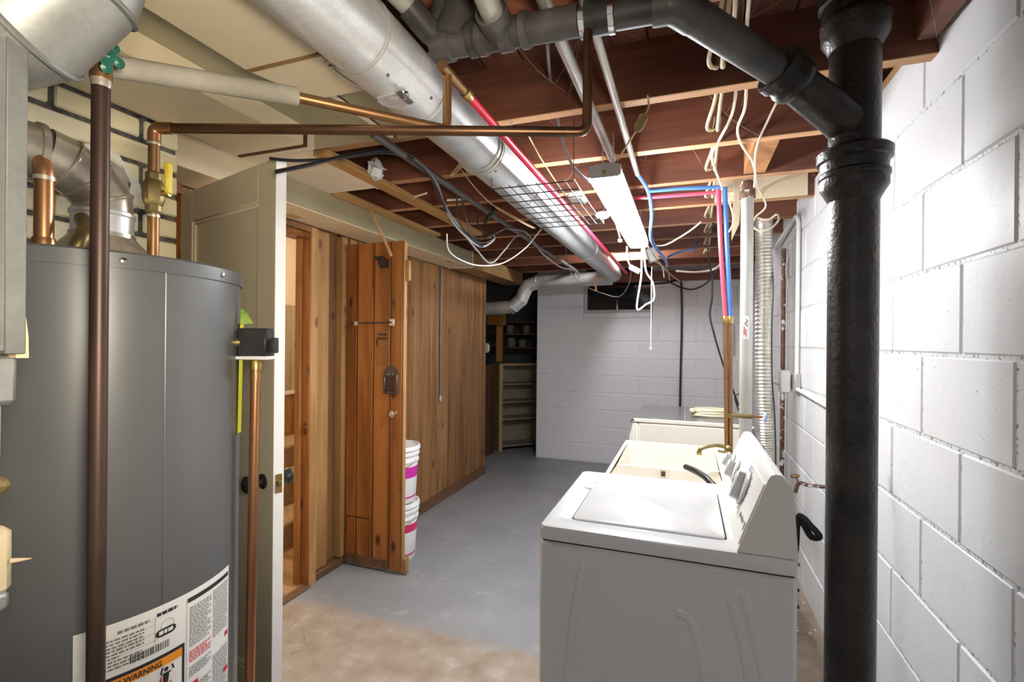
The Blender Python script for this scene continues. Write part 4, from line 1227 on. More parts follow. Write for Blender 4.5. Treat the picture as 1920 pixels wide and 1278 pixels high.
# damper lever plate and screws on the underside
def on_duct(y, ang, r):
    return Vector((RDX + r * math.cos(ang), y, RDZ + r * math.sin(ang)))
mb = MB()
prof = [(1.02, -.55), (1.045, -.75), (1.07, -.80), (1.085, -.30), (1.075, .20), (1.045, .28), (1.02, .1)]
A0 = -1.32
ptsd = [on_duct(y + .01, A0 + a * .9, RDR + .006) for y, a in prof]
mb.prism(ptsd, Vector((math.cos(A0), 0, math.sin(A0))) * .003)
mb.build('damper_plate', 'galv_bright', rd)
c = on_duct(1.05, A0 + .25, RDR + .008); nrm = Vector((math.cos(A0), 0, math.sin(A0)))
MB().lathe([(.012, 0), (.012, .006), (.005, .008), (.005, .016), (.001, .017)], 12, c, nrm).build('damper_nut', 'chrome', rd)
MB().beam(c + nrm * .01 - Vector((.0, .03, 0)), c + nrm * .01 + Vector((0, .03, 0)), .012, .004, nrm).build('wing_nut', 'galv_dark', rd)
for (y, a) in ((.975, -1.0), (1.14, -.65), (1.66, -1.0), (.50, -1.9)):
    p = on_duct(y, a, RDR + .001)
    MB().lathe([(.005, 0), (.004, .004), (.001, .005)], 10, p, p - Vector((RDX, y, RDZ))).build('sheet_screw', 'galv_dark', rd)
c = on_duct(.50, -1.75, RDR + .002)
MB().lathe([(.013, 0), (.013, .006), (.006, .008), (.006, .02), (.001, .021)], 12, c, c - Vector((RDX, .5, RDZ))).build('damper_nut', 'chrome', rd)
# hanger strap
hs = [on_duct(1.64, a, RDR + .004) for a in [PI * .1 - PI * .9 * k / 12 for k in range(13)]]
MB().tube([(RDX + .12, 1.64, 2.21), (RDX + .10, 1.64, 2.16)] + hs, .0025, 6).build('hanger_strap', 'galv_dull', rd)

# branch off the far end, with elbow
bd = thing('elbow_duct', (-1.3, 5.0, 1.75), 'dull round branch duct with an S elbow near the end wall', 'duct')
q = [Vector((-.72, 5.0, 2.075)), Vector((-1.52, 5.0, 2.055)), Vector((-1.62, 5.0, 2.02)), Vector((-1.70, 5.0, 1.87)), Vector((-1.80, 5.0, 1.79)), Vector((-2.12, 5.0, 1.775))]
MB().tube([q[0], q[1]], .074, 28).build('straight_run', 'galv', bd)
MB().tube([q[1], q[2], (q[2] + q[3]) / 2 + Vector((-.01, 0, 0)), q[3], q[4]], .075, 28, False).build('elbow_gores', 'galv', bd, angle=15)
MB().tube([q[4], q[5]], .072, 28).build('lower_run', 'galv_dull', bd)
for k in (1, 2, 3, 4):
    t_ = (q[k + 1] - q[k - 1]).normalized()
    ring(MB(), q[k], t_, .074, .010, .004).build('gore_seam', 'galv_dull', bd)

# ================================================================= SOIL STACK AND DRAIN
SX, SY, SR = .394, 1.449, .055
ss = thing('soil_stack', (SX, SY, 0), 'thick black cast iron soil stack beside the white block wall', 'pipe')
MB().tube([(SX, SY, 0), (SX, SY, .9), (SX, SY, 1.86)], SR, 40).build('lower_pipe', 'black_iron', ss)
def hub(z0, z1, name):
    h = z1 - z0
    MB().lathe([(SR, z0 - .035), (SR + .012, z0 - .012), (SR + .019, z0), (SR + .019, z0 + h * .22), (SR + .022, z0 + h * .26), (SR + .022, z0 + h * .36), (SR + .017, z0 + h * .42),
                (SR + .019, z0 + h * .66), (SR + .026, z0 + h * .70), (SR + .027, z0 + h * .94), (SR + .022, z1), (SR - .002, z1 + .002)], 44, (SX, SY, 0)).build(name, 'black_iron', ss)
hub(1.815, 1.91, 'hub')
MB().tube([(SX, SY, 1.86), (SX, SY, 2.2)], SR + .001, 40).build('wye_body', 'black_iron', ss)
hub(2.195, 2.315, 'hub')
MB().tube([(SX, SY, 2.2), (SX, SY, 2.42)], SR + .006, 40).build('upper_pipe', 'black_iron', ss)
# branch of the wye
hbp = ad(1476, 143, 1.19)
br0 = Vector((SX, SY, 1.965)); br1 = hbp
bdv = (br1 - br0).normalized()
MB().tube([br0, br0 + bdv * .06, br1], [.052, .047, .043], 32, False).build('wye_branch', 'black_iron', ss)
MB().lathe([(.040, -.05), (.050, -.042), (.056, -.03), (.056, -.015), (.053, -.010), (.053, .002), (.059, .006), (.060, .026), (.054, .032), (.036, .033)], 36, br1 + bdv * .005, bdv).build('branch_hub', 'black_iron', ss)
MB().lathe([(.001, 0), (.018, .002), (.018, .012), (.010, .018), (.001, .019)], 8, (SX - .052, SY - .03, 2.02), (-.8, -.6, 0)).build('cleanout_plug', 'black_iron', ss, angle=20)

dr = thing('drain_pipe', (-.2, 1.08, 2.1), 'black horizontal drain pipe with tees crossing under the joists', 'pipe')
DY, DZ = 1.06, 2.115
dz0 = ay(1262, 6, DY)
e_end = Vector((dz0.x, DY, dz0.z))
dst = ay(815, 88, DY)
d0_ = Vector((dst.x, DY, dst.z))
DR = .0335
MB().tube([d0_, e_end], DR, 30).build('horizontal_run', 'abs', dr)
MB().tube(round_path([e_end - (e_end - d0_).normalized() * .04, e_end, e_end + (br1 - e_end).normalized() * .06], .05, 8), DR + .005, 30, False).build('elbow', 'abs', dr)
MB().tube([e_end + (br1 - e_end).normalized() * .03, br1 + (e_end - br1).normalized() * .0], .0365, 30).build('sloping_run', 'abs', dr)
dax = (e_end - d0_).normalized()
def dpos(u):
    t_ = ay(u, 60, DY)
    return d0_ + dax * ((t_.x - d0_.x) / dax.x)
for u_, w in ((832, .05), (888, .02), (905, .02), (950, .035), (985, .02), (1240, .03)):
    MB().lathe([(DR, -w / 2), (DR + .006, -w / 2 + .002), (DR + .006, w / 2 - .002), (DR, w / 2)], 30, dpos(u_), dax).build('hub_ring', 'abs', dr)
MB().lathe([(DR + .001, -.04), (DR + .004, -.038), (DR + .004, .038), (DR + .001, .04)], 30, dpos(1120), dax).build('rubber_coupling', 'black_plastic', dr)
for u_ in (1094, 1148):
    b = MB().lathe([(DR + .004, -.006), (DR + .006, -.006), (DR + .006, .006), (DR + .004, .006)], 30, dpos(u_), dax).build('hose_clamp', 'chrome', dr)
    cpt = dpos(u_) + Vector((0, -.7, -.7)).normalized() * (DR + .008)
    MB().obox(cpt, (.006, .010, .004), (dax, Vector((0, .7, -.7)), Vector((0, -.7, -.7))), .001).build('clamp_screw', 'galv_bright', b)
# upright and sloping stubs at the left end
tee = dpos(845)
MB().tube([tee, tee + Vector((.02, .01, .08)), tee + Vector((.03, .0, .26))], [.05, .044, .038], 24).build('tee_body', 'abs', dr)
MB().lathe([(.034, 0), (.040, .01), (.040, .05), (.034, .06)], 20, tee + Vector((.03, 0, .15))).build('hub_ring', 'abs', dr)
wy = dpos(938)
wyd = (ay(905, -20, DY - .12) - wy).normalized()
MB().tube([wy, wy + wyd * .06], [.036, .038], 24).build('wye_branch', 'abs', dr)
MB().tube([wy + wyd * .05, wy + wyd * .26], .0255, 22).build('galvanised_stub', 'galv_dull', dr)
MB().lathe([(.028, 0), (.038, .002), (.038, .022), (.033, .024)], 24, wy + wyd * .045, wyd).build('hub_ring', 'abs', dr)
t2 = tee + Vector((-.045, -.015, .02))
s0 = ay(800, 45, DY - .03)
sdir = (ay(715, -40, .9) - s0).normalized()
MB().tube(round_path([tee + Vector((-.02, 0, .10)), s0 + Vector((.02, .03, -.035)), s0 + sdir * .06], .05, 8), .030, 22).build('elbow', 'abs', dr)
MB().tube([s0 + sdir * .03, s0 + sdir * .3], .024, 22).build('galvanised_stub', 'galv_dull', dr)

# ================================================================= PIPES UNDER THE JOISTS
def run(name, pts, r, mat, label, cat='pipe', n=14, group=None):
    return MB().tube(pts, r, n).build(name, mat, None, label, cat, group)
g0, g1 = az(1040, 30, 2.18), az(1150, 305, 2.18)
gx = (g0.x + g1.x) / 2
run('steel_conduit', [(gx - .01, -.3, 2.185), (gx - .01, 1.2, 2.185), (gx, 2.05, 2.185)], .0165, 'galv_dull', 'thick galvanised pipe under the joists ending behind the shop light')
h0, h1 = az(1115, 90, 2.175), az(1200, 328, 2.175)
gx2 = (h0.x + h1.x) / 2
run('steel_conduit', [(gx2, -.3, 2.18), (gx2, 1.2, 2.18), (gx2, h1.y, 2.18)], .0115, 'galv_dull', 'thin grey pipe under the joists that joins the blue pipe')
cx_ = -1.09
run('grey_conduit', [(cx_, 1.50, 2.175), (cx_, 2.6, 2.165), (cx_ + .005, 3.6, 2.15), (cx_ + .01, 4.9, 2.15)], .0155, 'galv_dark', 'dark grey conduit carrying black cables left of the round duct', 'conduit')
# blue pipe: off the thin grey pipe, and the pair to the laundry tub
bs = Vector((gx2, h1.y - .02, 2.18))
b1 = az(1215, 358, 2.165); b2 = ay(1222, 400, 2.62); b3 = ay(1222, 450, 2.85); b4 = ay(1248, 488, 3.3)
run('blue_pipe', smooth_path([bs, b1, b2, b3, b4, ay(1250, 500, 3.6)]), .0095, 'blue_pex', 'blue plastic pipe curving down behind the shop light')
cu = ay(1350, 352, 2.5)
run('blue_pipe', [b1, (b1 + Vector((cu.x, 2.49, cu.z))) / 2 + Vector((0, 0, .004)), Vector((cu.x + .01, 2.49, cu.z))], .009, 'blue_pex', 'level blue plastic pipe crossing to the laundry risers')
run('red_pipe', [az(1150, 372, 2.165), Vector((b1.x + .02, b1.y + .06, 2.15)), Vector((cu.x - .01, 2.53, cu.z - .012))], .009, 'pink_pex', 'level red plastic pipe crossing to the laundry risers')
ct0, ctm = ay(1349, 352, 2.5), ay(1364, 598, 2.5)
run('red_pipe', smooth_path([ct0 + Vector((-.005, 0, .0)), (ct0 + ctm) / 2 + Vector((-.010, 0, 0)), ctm + Vector((-.007, 0, 0))]), .0105, 'pink_pex', 'upright faded red plastic pipe above the laundry tub')
run('blue_pipe', smooth_path([ct0 + Vector((.024, 0, .0)), (ct0 + ctm) / 2 + Vector((.017, 0, 0)), ctm + Vector((.014, 0, 0))]), .0105, 'blue_pex', 'upright blue plastic pipe above the laundry tub')
cfb = ay(1366, 850, 2.5)
lp = thing('laundry_supply', (cfb.x, 2.5, .9), 'pair of brown copper pipes dropping to the laundry tub faucet', 'pipe')
for dx in (-.009, .013):
    MB().tube([ctm + Vector((dx, 0, .005)), cfb + Vector((dx * .8, 0, -.06))], .0095, 12).build('copper_pipe', 'copper_old', lp)
    MB().lathe([(.012, 0), (.013, .004), (.013, .03), (.011, .034)], 12, ctm + Vector((dx, 0, -.02))).build('crimp_fitting', 'brass', lp)
vl = ay(1366, 778, 2.5)
MB().tube([vl, vl + Vector((.10, 0, -.0))], .011, 10).build('valve_body', 'brass_dark', lp)
MB().tube([vl + Vector((.10, 0, 0)), vl + Vector((.15, 0, 0))], .006, 10).build('valve_stem', 'copper', lp)
MB().lathe([(.001, -.006), (.020, -.005), (.024, 0), (.020, .005), (.001, .006)], 10, vl + Vector((.155, 0, -.002)), (1, -.4, 0)).build('valve_wheel', 'blue_valve', lp, angle=20)
MB().lathe([(.014, -.012), (.014, .012)], 12, vl).build('tee', 'brass_dark', lp)

# grey post with cap
pq = ay(1400, 340, 2.6)
gpst = thing('standpipe', (pq.x, 2.6, 0), 'grey galvanised standpipe rising behind the laundry tub', 'pipe')
GX = pq.x + .004
MB().tube([(GX, 2.6, 0), (GX, 2.6, 2.17)], .0285, 24).build('pipe', 'pipe_grey', gpst)
MB().lathe([(.030, 2.12), (.036, 2.122), (.036, 2.16), (.033, 2.163), (.033, 2.185), (.024, 2.205), (.001, 2.21)], 24, (GX, 2.6, 0)).build('cap', 'rust', gpst, label='rusty cap')
sk0 = ay(1400, 614, 2.6)
stt = MB()
tn = 8
for i in range(tn + 1):
    a = -PI / 2 - .18 + (-.35 + .9 * i / tn)
    stt.v += [Vector((GX + .0292 * math.cos(a), 2.6 + .0292 * math.sin(a), sk0.z - .055)), Vector((GX + .0292 * math.cos(a), 2.6 + .0292 * math.sin(a), sk0.z + .055))]
stt.f = [(2 * i, 2 * i + 2, 2 * i + 3, 2 * i + 1) for i in range(tn)]
stk = stt.build('sticker', 'label', gpst, label='white sticker with red and black marks')
mk = MB().tube(smooth_path([(GX - .006, 2.6 - .0305, sk0.z + .04), (GX + .002, 2.6 - .0308, sk0.z + .03), (GX - .010, 2.6 - .0303, sk0.z + .02), (GX + .004, 2.6 - .0308, sk0.z + .005)]), .0016, 6)
mk.build('sticker_mark', 'ink', stk)
MB().box((GX - .014, 2.6 - .0296, sk0.z - .035), (GX - .010, 2.6 - .0285, sk0.z + .005)).build('sticker_mark', 'ink_red', stk)
MB().box((GX - .006, 2.6 - .0302, sk0.z - .045), (GX - .003, 2.6 - .029, sk0.z - .01)).build('sticker_mark', 'ink_red', stk)

# ================================================================= WASHER
ws = thing('washing_machine', (-.065, 1.59, 0), 'white top-loading washing machine in the right foreground', 'washing machine')
WX0, WX1, WY0, WY1, WZ = -.38, .25, 1.285, 1.893, .915
MB().box((WX0 + .002, WY0 + .002, .03), (WX1 - .002, WY1 - .002, .872), .010).build('cabinet', 'enamel', ws)
MB().box((WX0 + .01, WY0 + .01, .868), (WX1 - .01, WY1 - .01, .882)).build('gap_shade', 'black_plastic', ws)  # black strip put in as the shade of the gap
lx0, lx1, ly0, ly1 = -.305, .098, 1.372, 1.785
tp_ = MB()
zt0, zt1 = .878, WZ
def rr(x0, x1, y0, y1, r, n=6):
    out = []
    for (cx, cy, a0) in ((x1 - r, y1 - r, 0), (x0 + r, y1 - r, PI / 2), (x0 + r, y0 + r, PI), (x1 - r, y0 + r, 1.5 * PI)):
        for k in range(n + 1):
            a = a0 + PI / 2 * k / n
            out.append((cx + r * math.cos(a), cy + r * math.sin(a)))
    return out
def loopmesh(loops, cap_first=False, cap_last=False):
    mb = MB(); n = len(loops[0])
    for (lp_, z) in loops_z(loops):
        mb.v += [Vector((p[0], p[1], z)) for p in lp_]
    return mb
def stack_loops(seq, cap0=False, cap1=False):
    """seq: list of (loop2d, z) with equal counts, joined in order"""
    mb = MB(); n = len(seq[0][0])
    for lp_, z in seq:
        mb.v += [Vector((p[0], p[1], z)) for p in lp_]
    for i in range(len(seq) - 1):
        for k in range(n):
            k2 = (k + 1) % n
            mb.f.append((i * n + k, i * n + k2, (i + 1) * n + k2, (i + 1) * n + k))
    if cap0: mb.f.append(tuple(range(n)))
    if cap1: mb.f.append(tuple((len(seq) - 1) * n + k for k in range(n)))
    return mb
stack_loops([(rr(WX0 + .02, WX1 - .02, WY0 + .02, WY1 - .02, .02), zt0),
             (rr(WX0, WX1, WY0, WY1, .022), zt0), (rr(WX0 - .001, WX1 + .001, WY0 - .001, WY1 + .001, .022), WZ - .010),
             (rr(WX0 + .003, WX1 - .003, WY0 + .003, WY1 - .003, .022), WZ - .002), (rr(WX0 + .010, WX1 - .010, WY0 + .010, WY1 - .010, .022), WZ),
             (rr(lx0 - .035, lx1 + .022, ly0 - .022, ly1 + .04, .03), WZ), (rr(lx0 - .022, lx1 + .014, ly0 - .012, ly1 + .026, .028), WZ - .006),
             (rr(lx0 - .004, lx1 + .005, ly0 - .004, ly1 + .004, .018), WZ - .006), (rr(lx0 - .004, lx1 + .005, ly0 - .004, ly1 + .004, .018), WZ - .03)],
            True, False).build('top_panel', 'enamel', ws)
MB().box((lx0 - .003, ly0 - .003, WZ - .034), (lx1 + .004, ly1 + .003, WZ - .028)).build('lid_gap_shade', 'black_plastic', ws)  # black floor stands in for shade in the gap round the lid
stack_loops([(rr(lx0, lx1, ly0, ly1, .016), WZ - .026), (rr(lx0, lx1, ly0, ly1, .016), WZ - .002), (rr(lx0 + .003, lx1 - .003, ly0 + .003, ly1 - .003, .015), WZ + .0005)],
            True, True).build('lid', 'enamel', ws)
MB().lathe([(.001, 0), (.030, .001), (.026, .006), (.001, .008)], 16, (lx0 - .004, 1.70, WZ - .007)).build('lid_grip', 'enamel', ws)
# console
prof = [(.118, .9155), (.184, 1.095), (.190, 1.106), (.200, 1.110), (.214, 1.108), (.233, 1.085), (.238, 1.07), (.249, .9155)]
CY0, CY1 = WY0 + .006, WY1 - .006
con = MB().prism([(x_, CY0, z_) for x_, z_ in prof], (0, CY1 - CY0, 0)).build('console', 'console', ws, angle=50)
fa, fb = Vector((.118, 0, .9155)), Vector((.184, 0, 1.095))
fdir = (fb - fa).normalized(); fn = Vector((-fdir.z, 0, fdir.x))
def cpt(s, y, n=0.0):
    p = fa + fdir * s + fn * n
    return Vector((p.x, y, p.z))
yv = Vector((0, 1, 0))
MB().obox(cpt(.098, (CY0 + CY1) / 2, .0015), (.080, (CY1 - CY0) / 2 - .006, .002), (fdir, yv, fn), .001).build('console_face', 'console', con)
def dial(y, s, r, par, big):
    base = cpt(s, y, .003)
    d_ = MB().lathe([(r, 0), (r, .006), (r * .93, .010), (r * .5, .011), (.001, .011)], 32, base, fn).build('dial', 'knob_grey' if big else 'console', par)
    MB().lathe([(r + .0015, .001), (r + .002, .003), (r + .0005, .004)], 32, base, fn).build('dial_rim', 'ink_grey', d_)
    MB().obox(base + fn * .020, (r * .82, r * .26, .012), ((fdir * .9 + yv * .43).normalized(), (yv * .9 - fdir * .43).normalized(), fn), .004).build('dial_grip', 'knob_grey', d_)
dial(1.475, .112, .047, con, True)
dial(1.69, .105, .032, con, False)
dial(1.81, .105, .026, con, False)
for k in range(16):
    a = 2 * PI * k / 16
    r_ = .058
    if cpt(.112 + r_ * math.cos(a), 0).z < 1.085:
        MB().obox(cpt(.112 + r_ * math.cos(a), 1.475 + r_ * math.sin(a), .0036), (.0025, .0016, .0003), (fdir, yv, fn)).build('dial_tick', 'ink_grey', con)
MB().obox(cpt(.165, 1.50, .0036), (.008, .014, .0003), (fdir, yv, fn)).build('dial_mark', 'blue_valve', con)
def flat_text(body, size, org, xdir, ydir, nd, name, mat, par, bold=0):
    cu_ = bpy.data.curves.new(name, 'FONT'); cu_.body = body; cu_.size = size; cu_.offset = bold
    tmp = bpy.data.objects.new(name, cu_); COL.objects.link(tmp)
    dg = bpy.context.evaluated_depsgraph_get()
    me = bpy.data.meshes.new_from_object(tmp.evaluated_get(dg))
    bpy.data.objects.remove(tmp); bpy.data.curves.remove(cu_)
    mb = MB().add([Vector(org) + xdir * v.co.x + ydir * v.co.y + nd * .0003 for v in me.vertices], [tuple(p.vertices) for p in me.polygons])
    bpy.data.meshes.remove(me)
    return mb.build(name, mat, par, smooth=False)
bt_m = MB()
for k in range(6):
    bt_m.obox(cpt(.060 + .001 * (k % 2), 1.400 - .0125 * k, .0038), (.0065 - .0012 * (k % 3), .0028, .0003), (fdir, yv, fn))
bt_m.build('brand_text', 'ink', con, smooth=False)
MB().obox(cpt(.060, 1.312, .0038), (.010, .008, .0004), (fdir, yv, fn)).build('brand_mark', 'ink_grey', con)
# pressed ribs on the side
for pth in ([(1381, 1116), (1388, 1112), (1397, 1120), (1408, 1160), (1421, 1215), (1434, 1278), (1446, 1340)],
            [(1372, 1130), (1382, 1165), (1394, 1215), (1405, 1278), (1414, 1340)],
            [(1270, 1149), (1285, 1153), (1299, 1170), (1311, 1210), (1322, 1278), (1328, 1340)],
            [(1088, 1060), (1092, 1066), (1086, 1095), (1076, 1150), (1069, 1215), (1065, 1278), (1063, 1330)]):
    P_ = [ay(u_, v_, WY0 + .002) for u_, v_ in pth]
    n_ = len(P_)
    mb = MB().tube(smooth_path([(p.x, WY0 + .0115, p.z) for p in P_]), .013, 14)
    for v_ in mb.v:
        v_.y = WY0 + .004 + (v_.y - (WY0 + .0115)) * .45
    mb.build('pressed_rib', 'enamel', ws)
for (x_, y_) in ((WX0 + .05, WY0 + .05), (WX1 - .05, WY0 + .05), (WX0 + .05, WY1 - .05), (WX1 - .05, WY1 - .05)):
    MB().lathe([(.02, 0), (.022, .006), (.010, .012), (.010, .032)], 16, (x_, y_, 0)).build('foot', 'black_plastic', ws)
for z_ in (.90, .84, .80):
    MB().lathe([(.004, 0), (.004, .003), (.001, .004)], 8, (WX1, WY0 + .02, z_), (1, 0, 0)).build('screw', 'black_plastic', ws)
# drain hose loop behind
MB().tube(smooth_path([(.245, 1.50, .70), (.27, 1.45, .86), (.272, 1.42, .975), (.298, 1.41, .96), (.318, 1.415, .935), (.305, 1.43, .925), (.27, 1.45, .93), (.258, 1.55, .5), (.27, 1.7, .25)]), .008, 10).build(
    'washer_hose', 'black_plastic', None, 'black rubber hose looping out behind the washer console', 'hose')
h_t, h_m, h_e = ay(1286, 875, 2.20), ay(1308, 885, 2.09), ay(1331, 903, 1.985)
MB().tube(smooth_path([h_t, h_m, h_e, Vector((h_e.x + .02, 1.932, h_e.z - .05)), Vector((h_e.x + .03, 1.928, .5)), Vector((h_e.x + .06, 1.928, .2))]), .0125, 12).build(
    'drain_hose', 'black_plastic', None, 'black drain hose hooked over into the laundry tub', 'hose')

# ================================================================= LAUNDRY TUB
tb = thing('laundry_tub', (-.04, 2.45, 0), 'cream plastic double laundry tub between washer and dryer', 'laundry tub')
TX0, TX1, TY0, TY1, TZ = -.335, .245, 1.965, 2.935, .84
shell = MB()
o0 = [(TX0, TY0), (TX1, TY0), (TX1, TY1), (TX0, TY1)]
o1 = [(TX0 + .05, TY0 + .04), (TX1 - .03, TY0 + .04), (TX1 - .03, TY1 - .04), (TX0 + .05, TY1 - .04)]
shell.v += [Vector((x_, y_, TZ)) for x_, y_ in o0] + [Vector((x_, y_, TZ - .03)) for x_, y_ in o0] + [Vector((x_, y_, .47)) for x_, y_ in o1]
for i in range(4):
    j = (i + 1) % 4
    shell.f += [(i, j, 4 + j, 4 + i), (4 + i, 4 + j, 8 + j, 8 + i)]
shell.f.append((8, 9, 10, 11))
PYm = 2.42
ix0, ix1 = TX0 + .018, TX1 - .10
basins = ((TY0 + .018, PYm - .012), (PYm + .012, TY1 - .018))
# rim plane as strips
def strip(a, b, z=TZ):
    shell.add([(a[0], a[1], z), (b[0], a[1], z), (b[0], b[1], z), (a[0], b[1], z)], [(0, 1, 2, 3)])
strip((TX0, TY0), (ix0, TY1)); strip((ix1, TY0), (TX1, TY1))
strip((ix0, TY0), (ix1, basins[0][0])); strip((ix0, basins[1][1]), (ix1, TY1))
strip((ix0, basins[0][1]), (ix1, basins[1][0]), TZ - .02)
for (a, b) in basins:
    za = TZ
    t_ = [(ix0, a), (ix1, a), (ix1, b), (ix0, b)]
    bt_ = [(ix0 + .045, a + .03), (ix1 - .03, a + .03), (ix1 - .03, b - .03), (ix0 + .045, b - .03)]
    o = len(shell.v)
    zz = [TZ, TZ, TZ, TZ]
    if a > 2.3: zz = [TZ - .02, TZ - .02, TZ, TZ]
    else: zz = [TZ, TZ, TZ - .02, TZ - .02]
    shell.v += [Vector((x_, y_, z_)) for (x_, y_), z_ in zip(t_, zz)] + [Vector((x_, y_, .50)) for x_, y_ in bt_]
    for i in range(4):
        j = (i + 1) % 4
        shell.f.append((o + i, o + j, o + 4 + j, o + 4 + i))
    shell.f.append((o + 4, o + 5, o + 6, o + 7))
shell.build('basin', 'tub', tb, smooth=False)
MB().box((ix1 - .05, PYm - .014, TZ - .03), (ix1 + .002, PYm + .014, TZ - .003), .006).build('partition_step', 'tub', tb)
MB().box((TX1 - .095, TY0 + .05, TZ - .002), (TX1 - .004, TY1 - .05, TZ + .012), .005).build('faucet_ledge', 'tub', tb)
sm = az(1215, 878, TZ - .05)
MB().box((-.11, PYm - .0245, TZ - .052), (-.09, PYm - .0205, TZ - .028)).build('dirt_mark', 'dark_brown', tb)
for (x_, y_) in ((TX0 + .06, TY0 + .06), (TX1 - .06, TY0 + .06), (TX0 + .06, TY1 - .06), (TX1 - .06, TY1 - .06)):
    MB().tube([(x_, y_, 0), (x_, y_, .5)], .018, 12).build('leg', 'galv_dull', tb)
fcx, fcy = cfb.x, 2.5
fc = thing('tub_faucet', (fcx, fcy, TZ), 'old brass swing faucet on the laundry tub', 'faucet')
MB().lathe([(.020, TZ + .012), (.022, TZ + .02), (.016, TZ + .03), (.014, TZ + .07), (.018, TZ + .075), (.018, TZ + .09), (.010, TZ + .10)], 16, (fcx, fcy, 0)).build('body', 'brass_dark', fc)
sp1 = ay(1328, 842, 2.45); 
MB().tube(smooth_path([(fcx, fcy, TZ + .085), (fcx - .05, fcy - .01, TZ + .095), (fcx - .10, fcy - .03, TZ + .088), (fcx - .125, fcy - .035, TZ + .075), (fcx - .13, fcy - .036, TZ + .06)]), .009, 12).build('spout', 'brass_dark', fc)
MB().lathe([(.012, 0), (.013, .012)], 12, (fcx - .13, fcy - .036, TZ + .05)).build('aerator', 'brass', fc)
for sgn in (-1, 1):
    MB().tube([(fcx, fcy, TZ + .05), (fcx - .0, fcy + sgn * .07, TZ + .05)], .011, 10).build('valve_arm', 'brass_dark', fc)
    MB().lathe([(.008, 0), (.016, .012), (.018, .02), (.006, .028)], 10, (fcx, fcy + sgn * .07, TZ + .055)).build('handle', 'brass_dark', fc)
MB().tube([(fcx, fcy - .07, TZ + .075), (fcx - .05, fcy - .085, TZ + .085)], .006, 8).build('lever', 'brass_dark', fc)

# ================================================================= DRYER
dy = thing('clothes_dryer', (.0, 3.7, 0), 'almond clothes dryer with grey top beyond the laundry tub', 'dryer')
DX0, DX1, DY0, DY1, DZt = -.30, .33, 3.345, 4.05, .915
MB().box((DX0, DY0, .03), (DX1, DY1, DZt - .035), .008).build('cabinet', 'almond', dy)
MB().box((DX0 - .035, DY0 + .003, .03), (DX0 - .002, DY1 - .003, DZt - .035), .010).build('front_panel', 'almond', dy)
MB().prism([(DX0 - .035, DY0 + .01, DZt - .03), (DX0 - .06, DY0 + .01, DZt - .12), (DX0 - .06, DY0 + .01, .12), (DX0 - .035, DY0 + .01, .08)], (0, DY1 - DY0 - .02, 0)).build('dryer_door', 'almond', dy)
MB().box((DX0 - .032, DY0 - .002, DZt - .032), (DX1, DY1, DZt - .004), .006).build('top_rim', 'almond', dy)
MB().box((DX0 - .028, DY0 + .006, DZt - .006), (DX1 - .004, (DY0 + DY1) / 2 + .02, DZt), .002).build('top_sheet', 'dryer_top', dy) if False else None
MB().box((DX0 - .028, DY0 + .006, DZt - .006), (-.012, DY1 - .004, DZt), .002).build('top_sheet', 'dryer_top', dy)
MB().box((-.008, DY0 + .006, DZt - .006), (DX1 - .004, DY1 - .004, DZt), .002).build('top_sheet', 'dryer_top', dy)
MB().lathe([(.012, 0), (.014, .01), (.008, .018), (.001, .019)], 12, (DX0 - .035, DY0 + .03, DZt - .03), (-1, -.3, 0)).build('door_catch', 'chrome', dy)
for (x_, y_) in ((DX0 + .05, DY0 + .05), (DX1 - .05, DY0 + .05), (DX0 + .05, DY1 - .05), (DX1 - .05, DY1 - .05)):
    MB().lathe([(.02, 0), (.022, .006), (.010, .012), (.010, .035)], 12, (x_, y_, 0)).build('foot', 'black_plastic', dy)
# coil of cord on the dryer
cc = az(1342, 768, DZt + .02)
mb_pts = []
for k in range(6 * 24):
    a = 2 * PI * k / 24
    tno = k / 24
    mb_pts.append(Vector((.16 + (.135 - .012 * (tno % 3)) * math.cos(a), 3.56 + (.07 - .006 * (tno % 2)) * math.sin(a), DZt + .010 + .0085 * tno)))
coil = MB().tube(mb_pts, .0065, 7).build('cord_coil', 'cable_beige', None, 'coiled cream extension cord lying on the dryer top', 'cord')
MB().box((.02, 3.50, DZt + .03), (.055, 3.535, DZt + .06), .008).build('cord_plug', 'cable_beige', coil)

# flexible vent hose
vh = MB()
vpts = smooth_path([(.434, 3.30, 2.17), (.438, 3.30, 1.8), (.440, 3.30, 1.3), (.452, 3.30, .9), (.462, 3.33, .6), (.45, 3.42, .3), (.40, 3.55, .2)], 40)
rads = [.0475 + .0035 * (1 if (i // 1) % 2 else -1) for i in range(len(vpts))]
vh.tube(vpts, rads, 24)
vh.build('vent_hose', 'foil', None, 'corrugated foil dryer vent hose rising along the wall', 'vent hose', angle=15)

# ================================================================= WALL SERVICES ON THE RIGHT
XW = XR - .012
run('rusty_pipe', [(XW - .02, 3.66, .0), (XW - .02, 3.66, 2.05)], .014, 'rust', 'rusty vertical pipe on the white wall behind the vent hose')
run('wall_conduit', round_path([Vector((XW - .03, 3.9, 2.12)), Vector((XW - .01, 3.32, 2.19)), Vector((XW - .005, 3.29, 2.15)), Vector((XW - .005, 3.30, 1.24))], .05), .011, 'white_plastic', 'white painted conduit dropping down the wall to the outlet box', 'conduit')
run('wall_conduit', round_path([Vector((XW - .006, 3.28, 1.15)), Vector((XW - .006, 3.1, 1.145)), Vector((XW - .006, 2.25, 1.12))], .05), .011, 'white_plastic', 'white painted conduit running level along the wall behind the stack', 'conduit')
ob = thing('outlet_box', (XW, 3.42, 1.16), 'metal outlet box with white plug-in adapter on the right wall', 'outlet')
MB().box((XW - .02, 3.27, 1.13), (XR, 3.36, 1.24), .004).build('metal_box', 'galv_dull', ob)
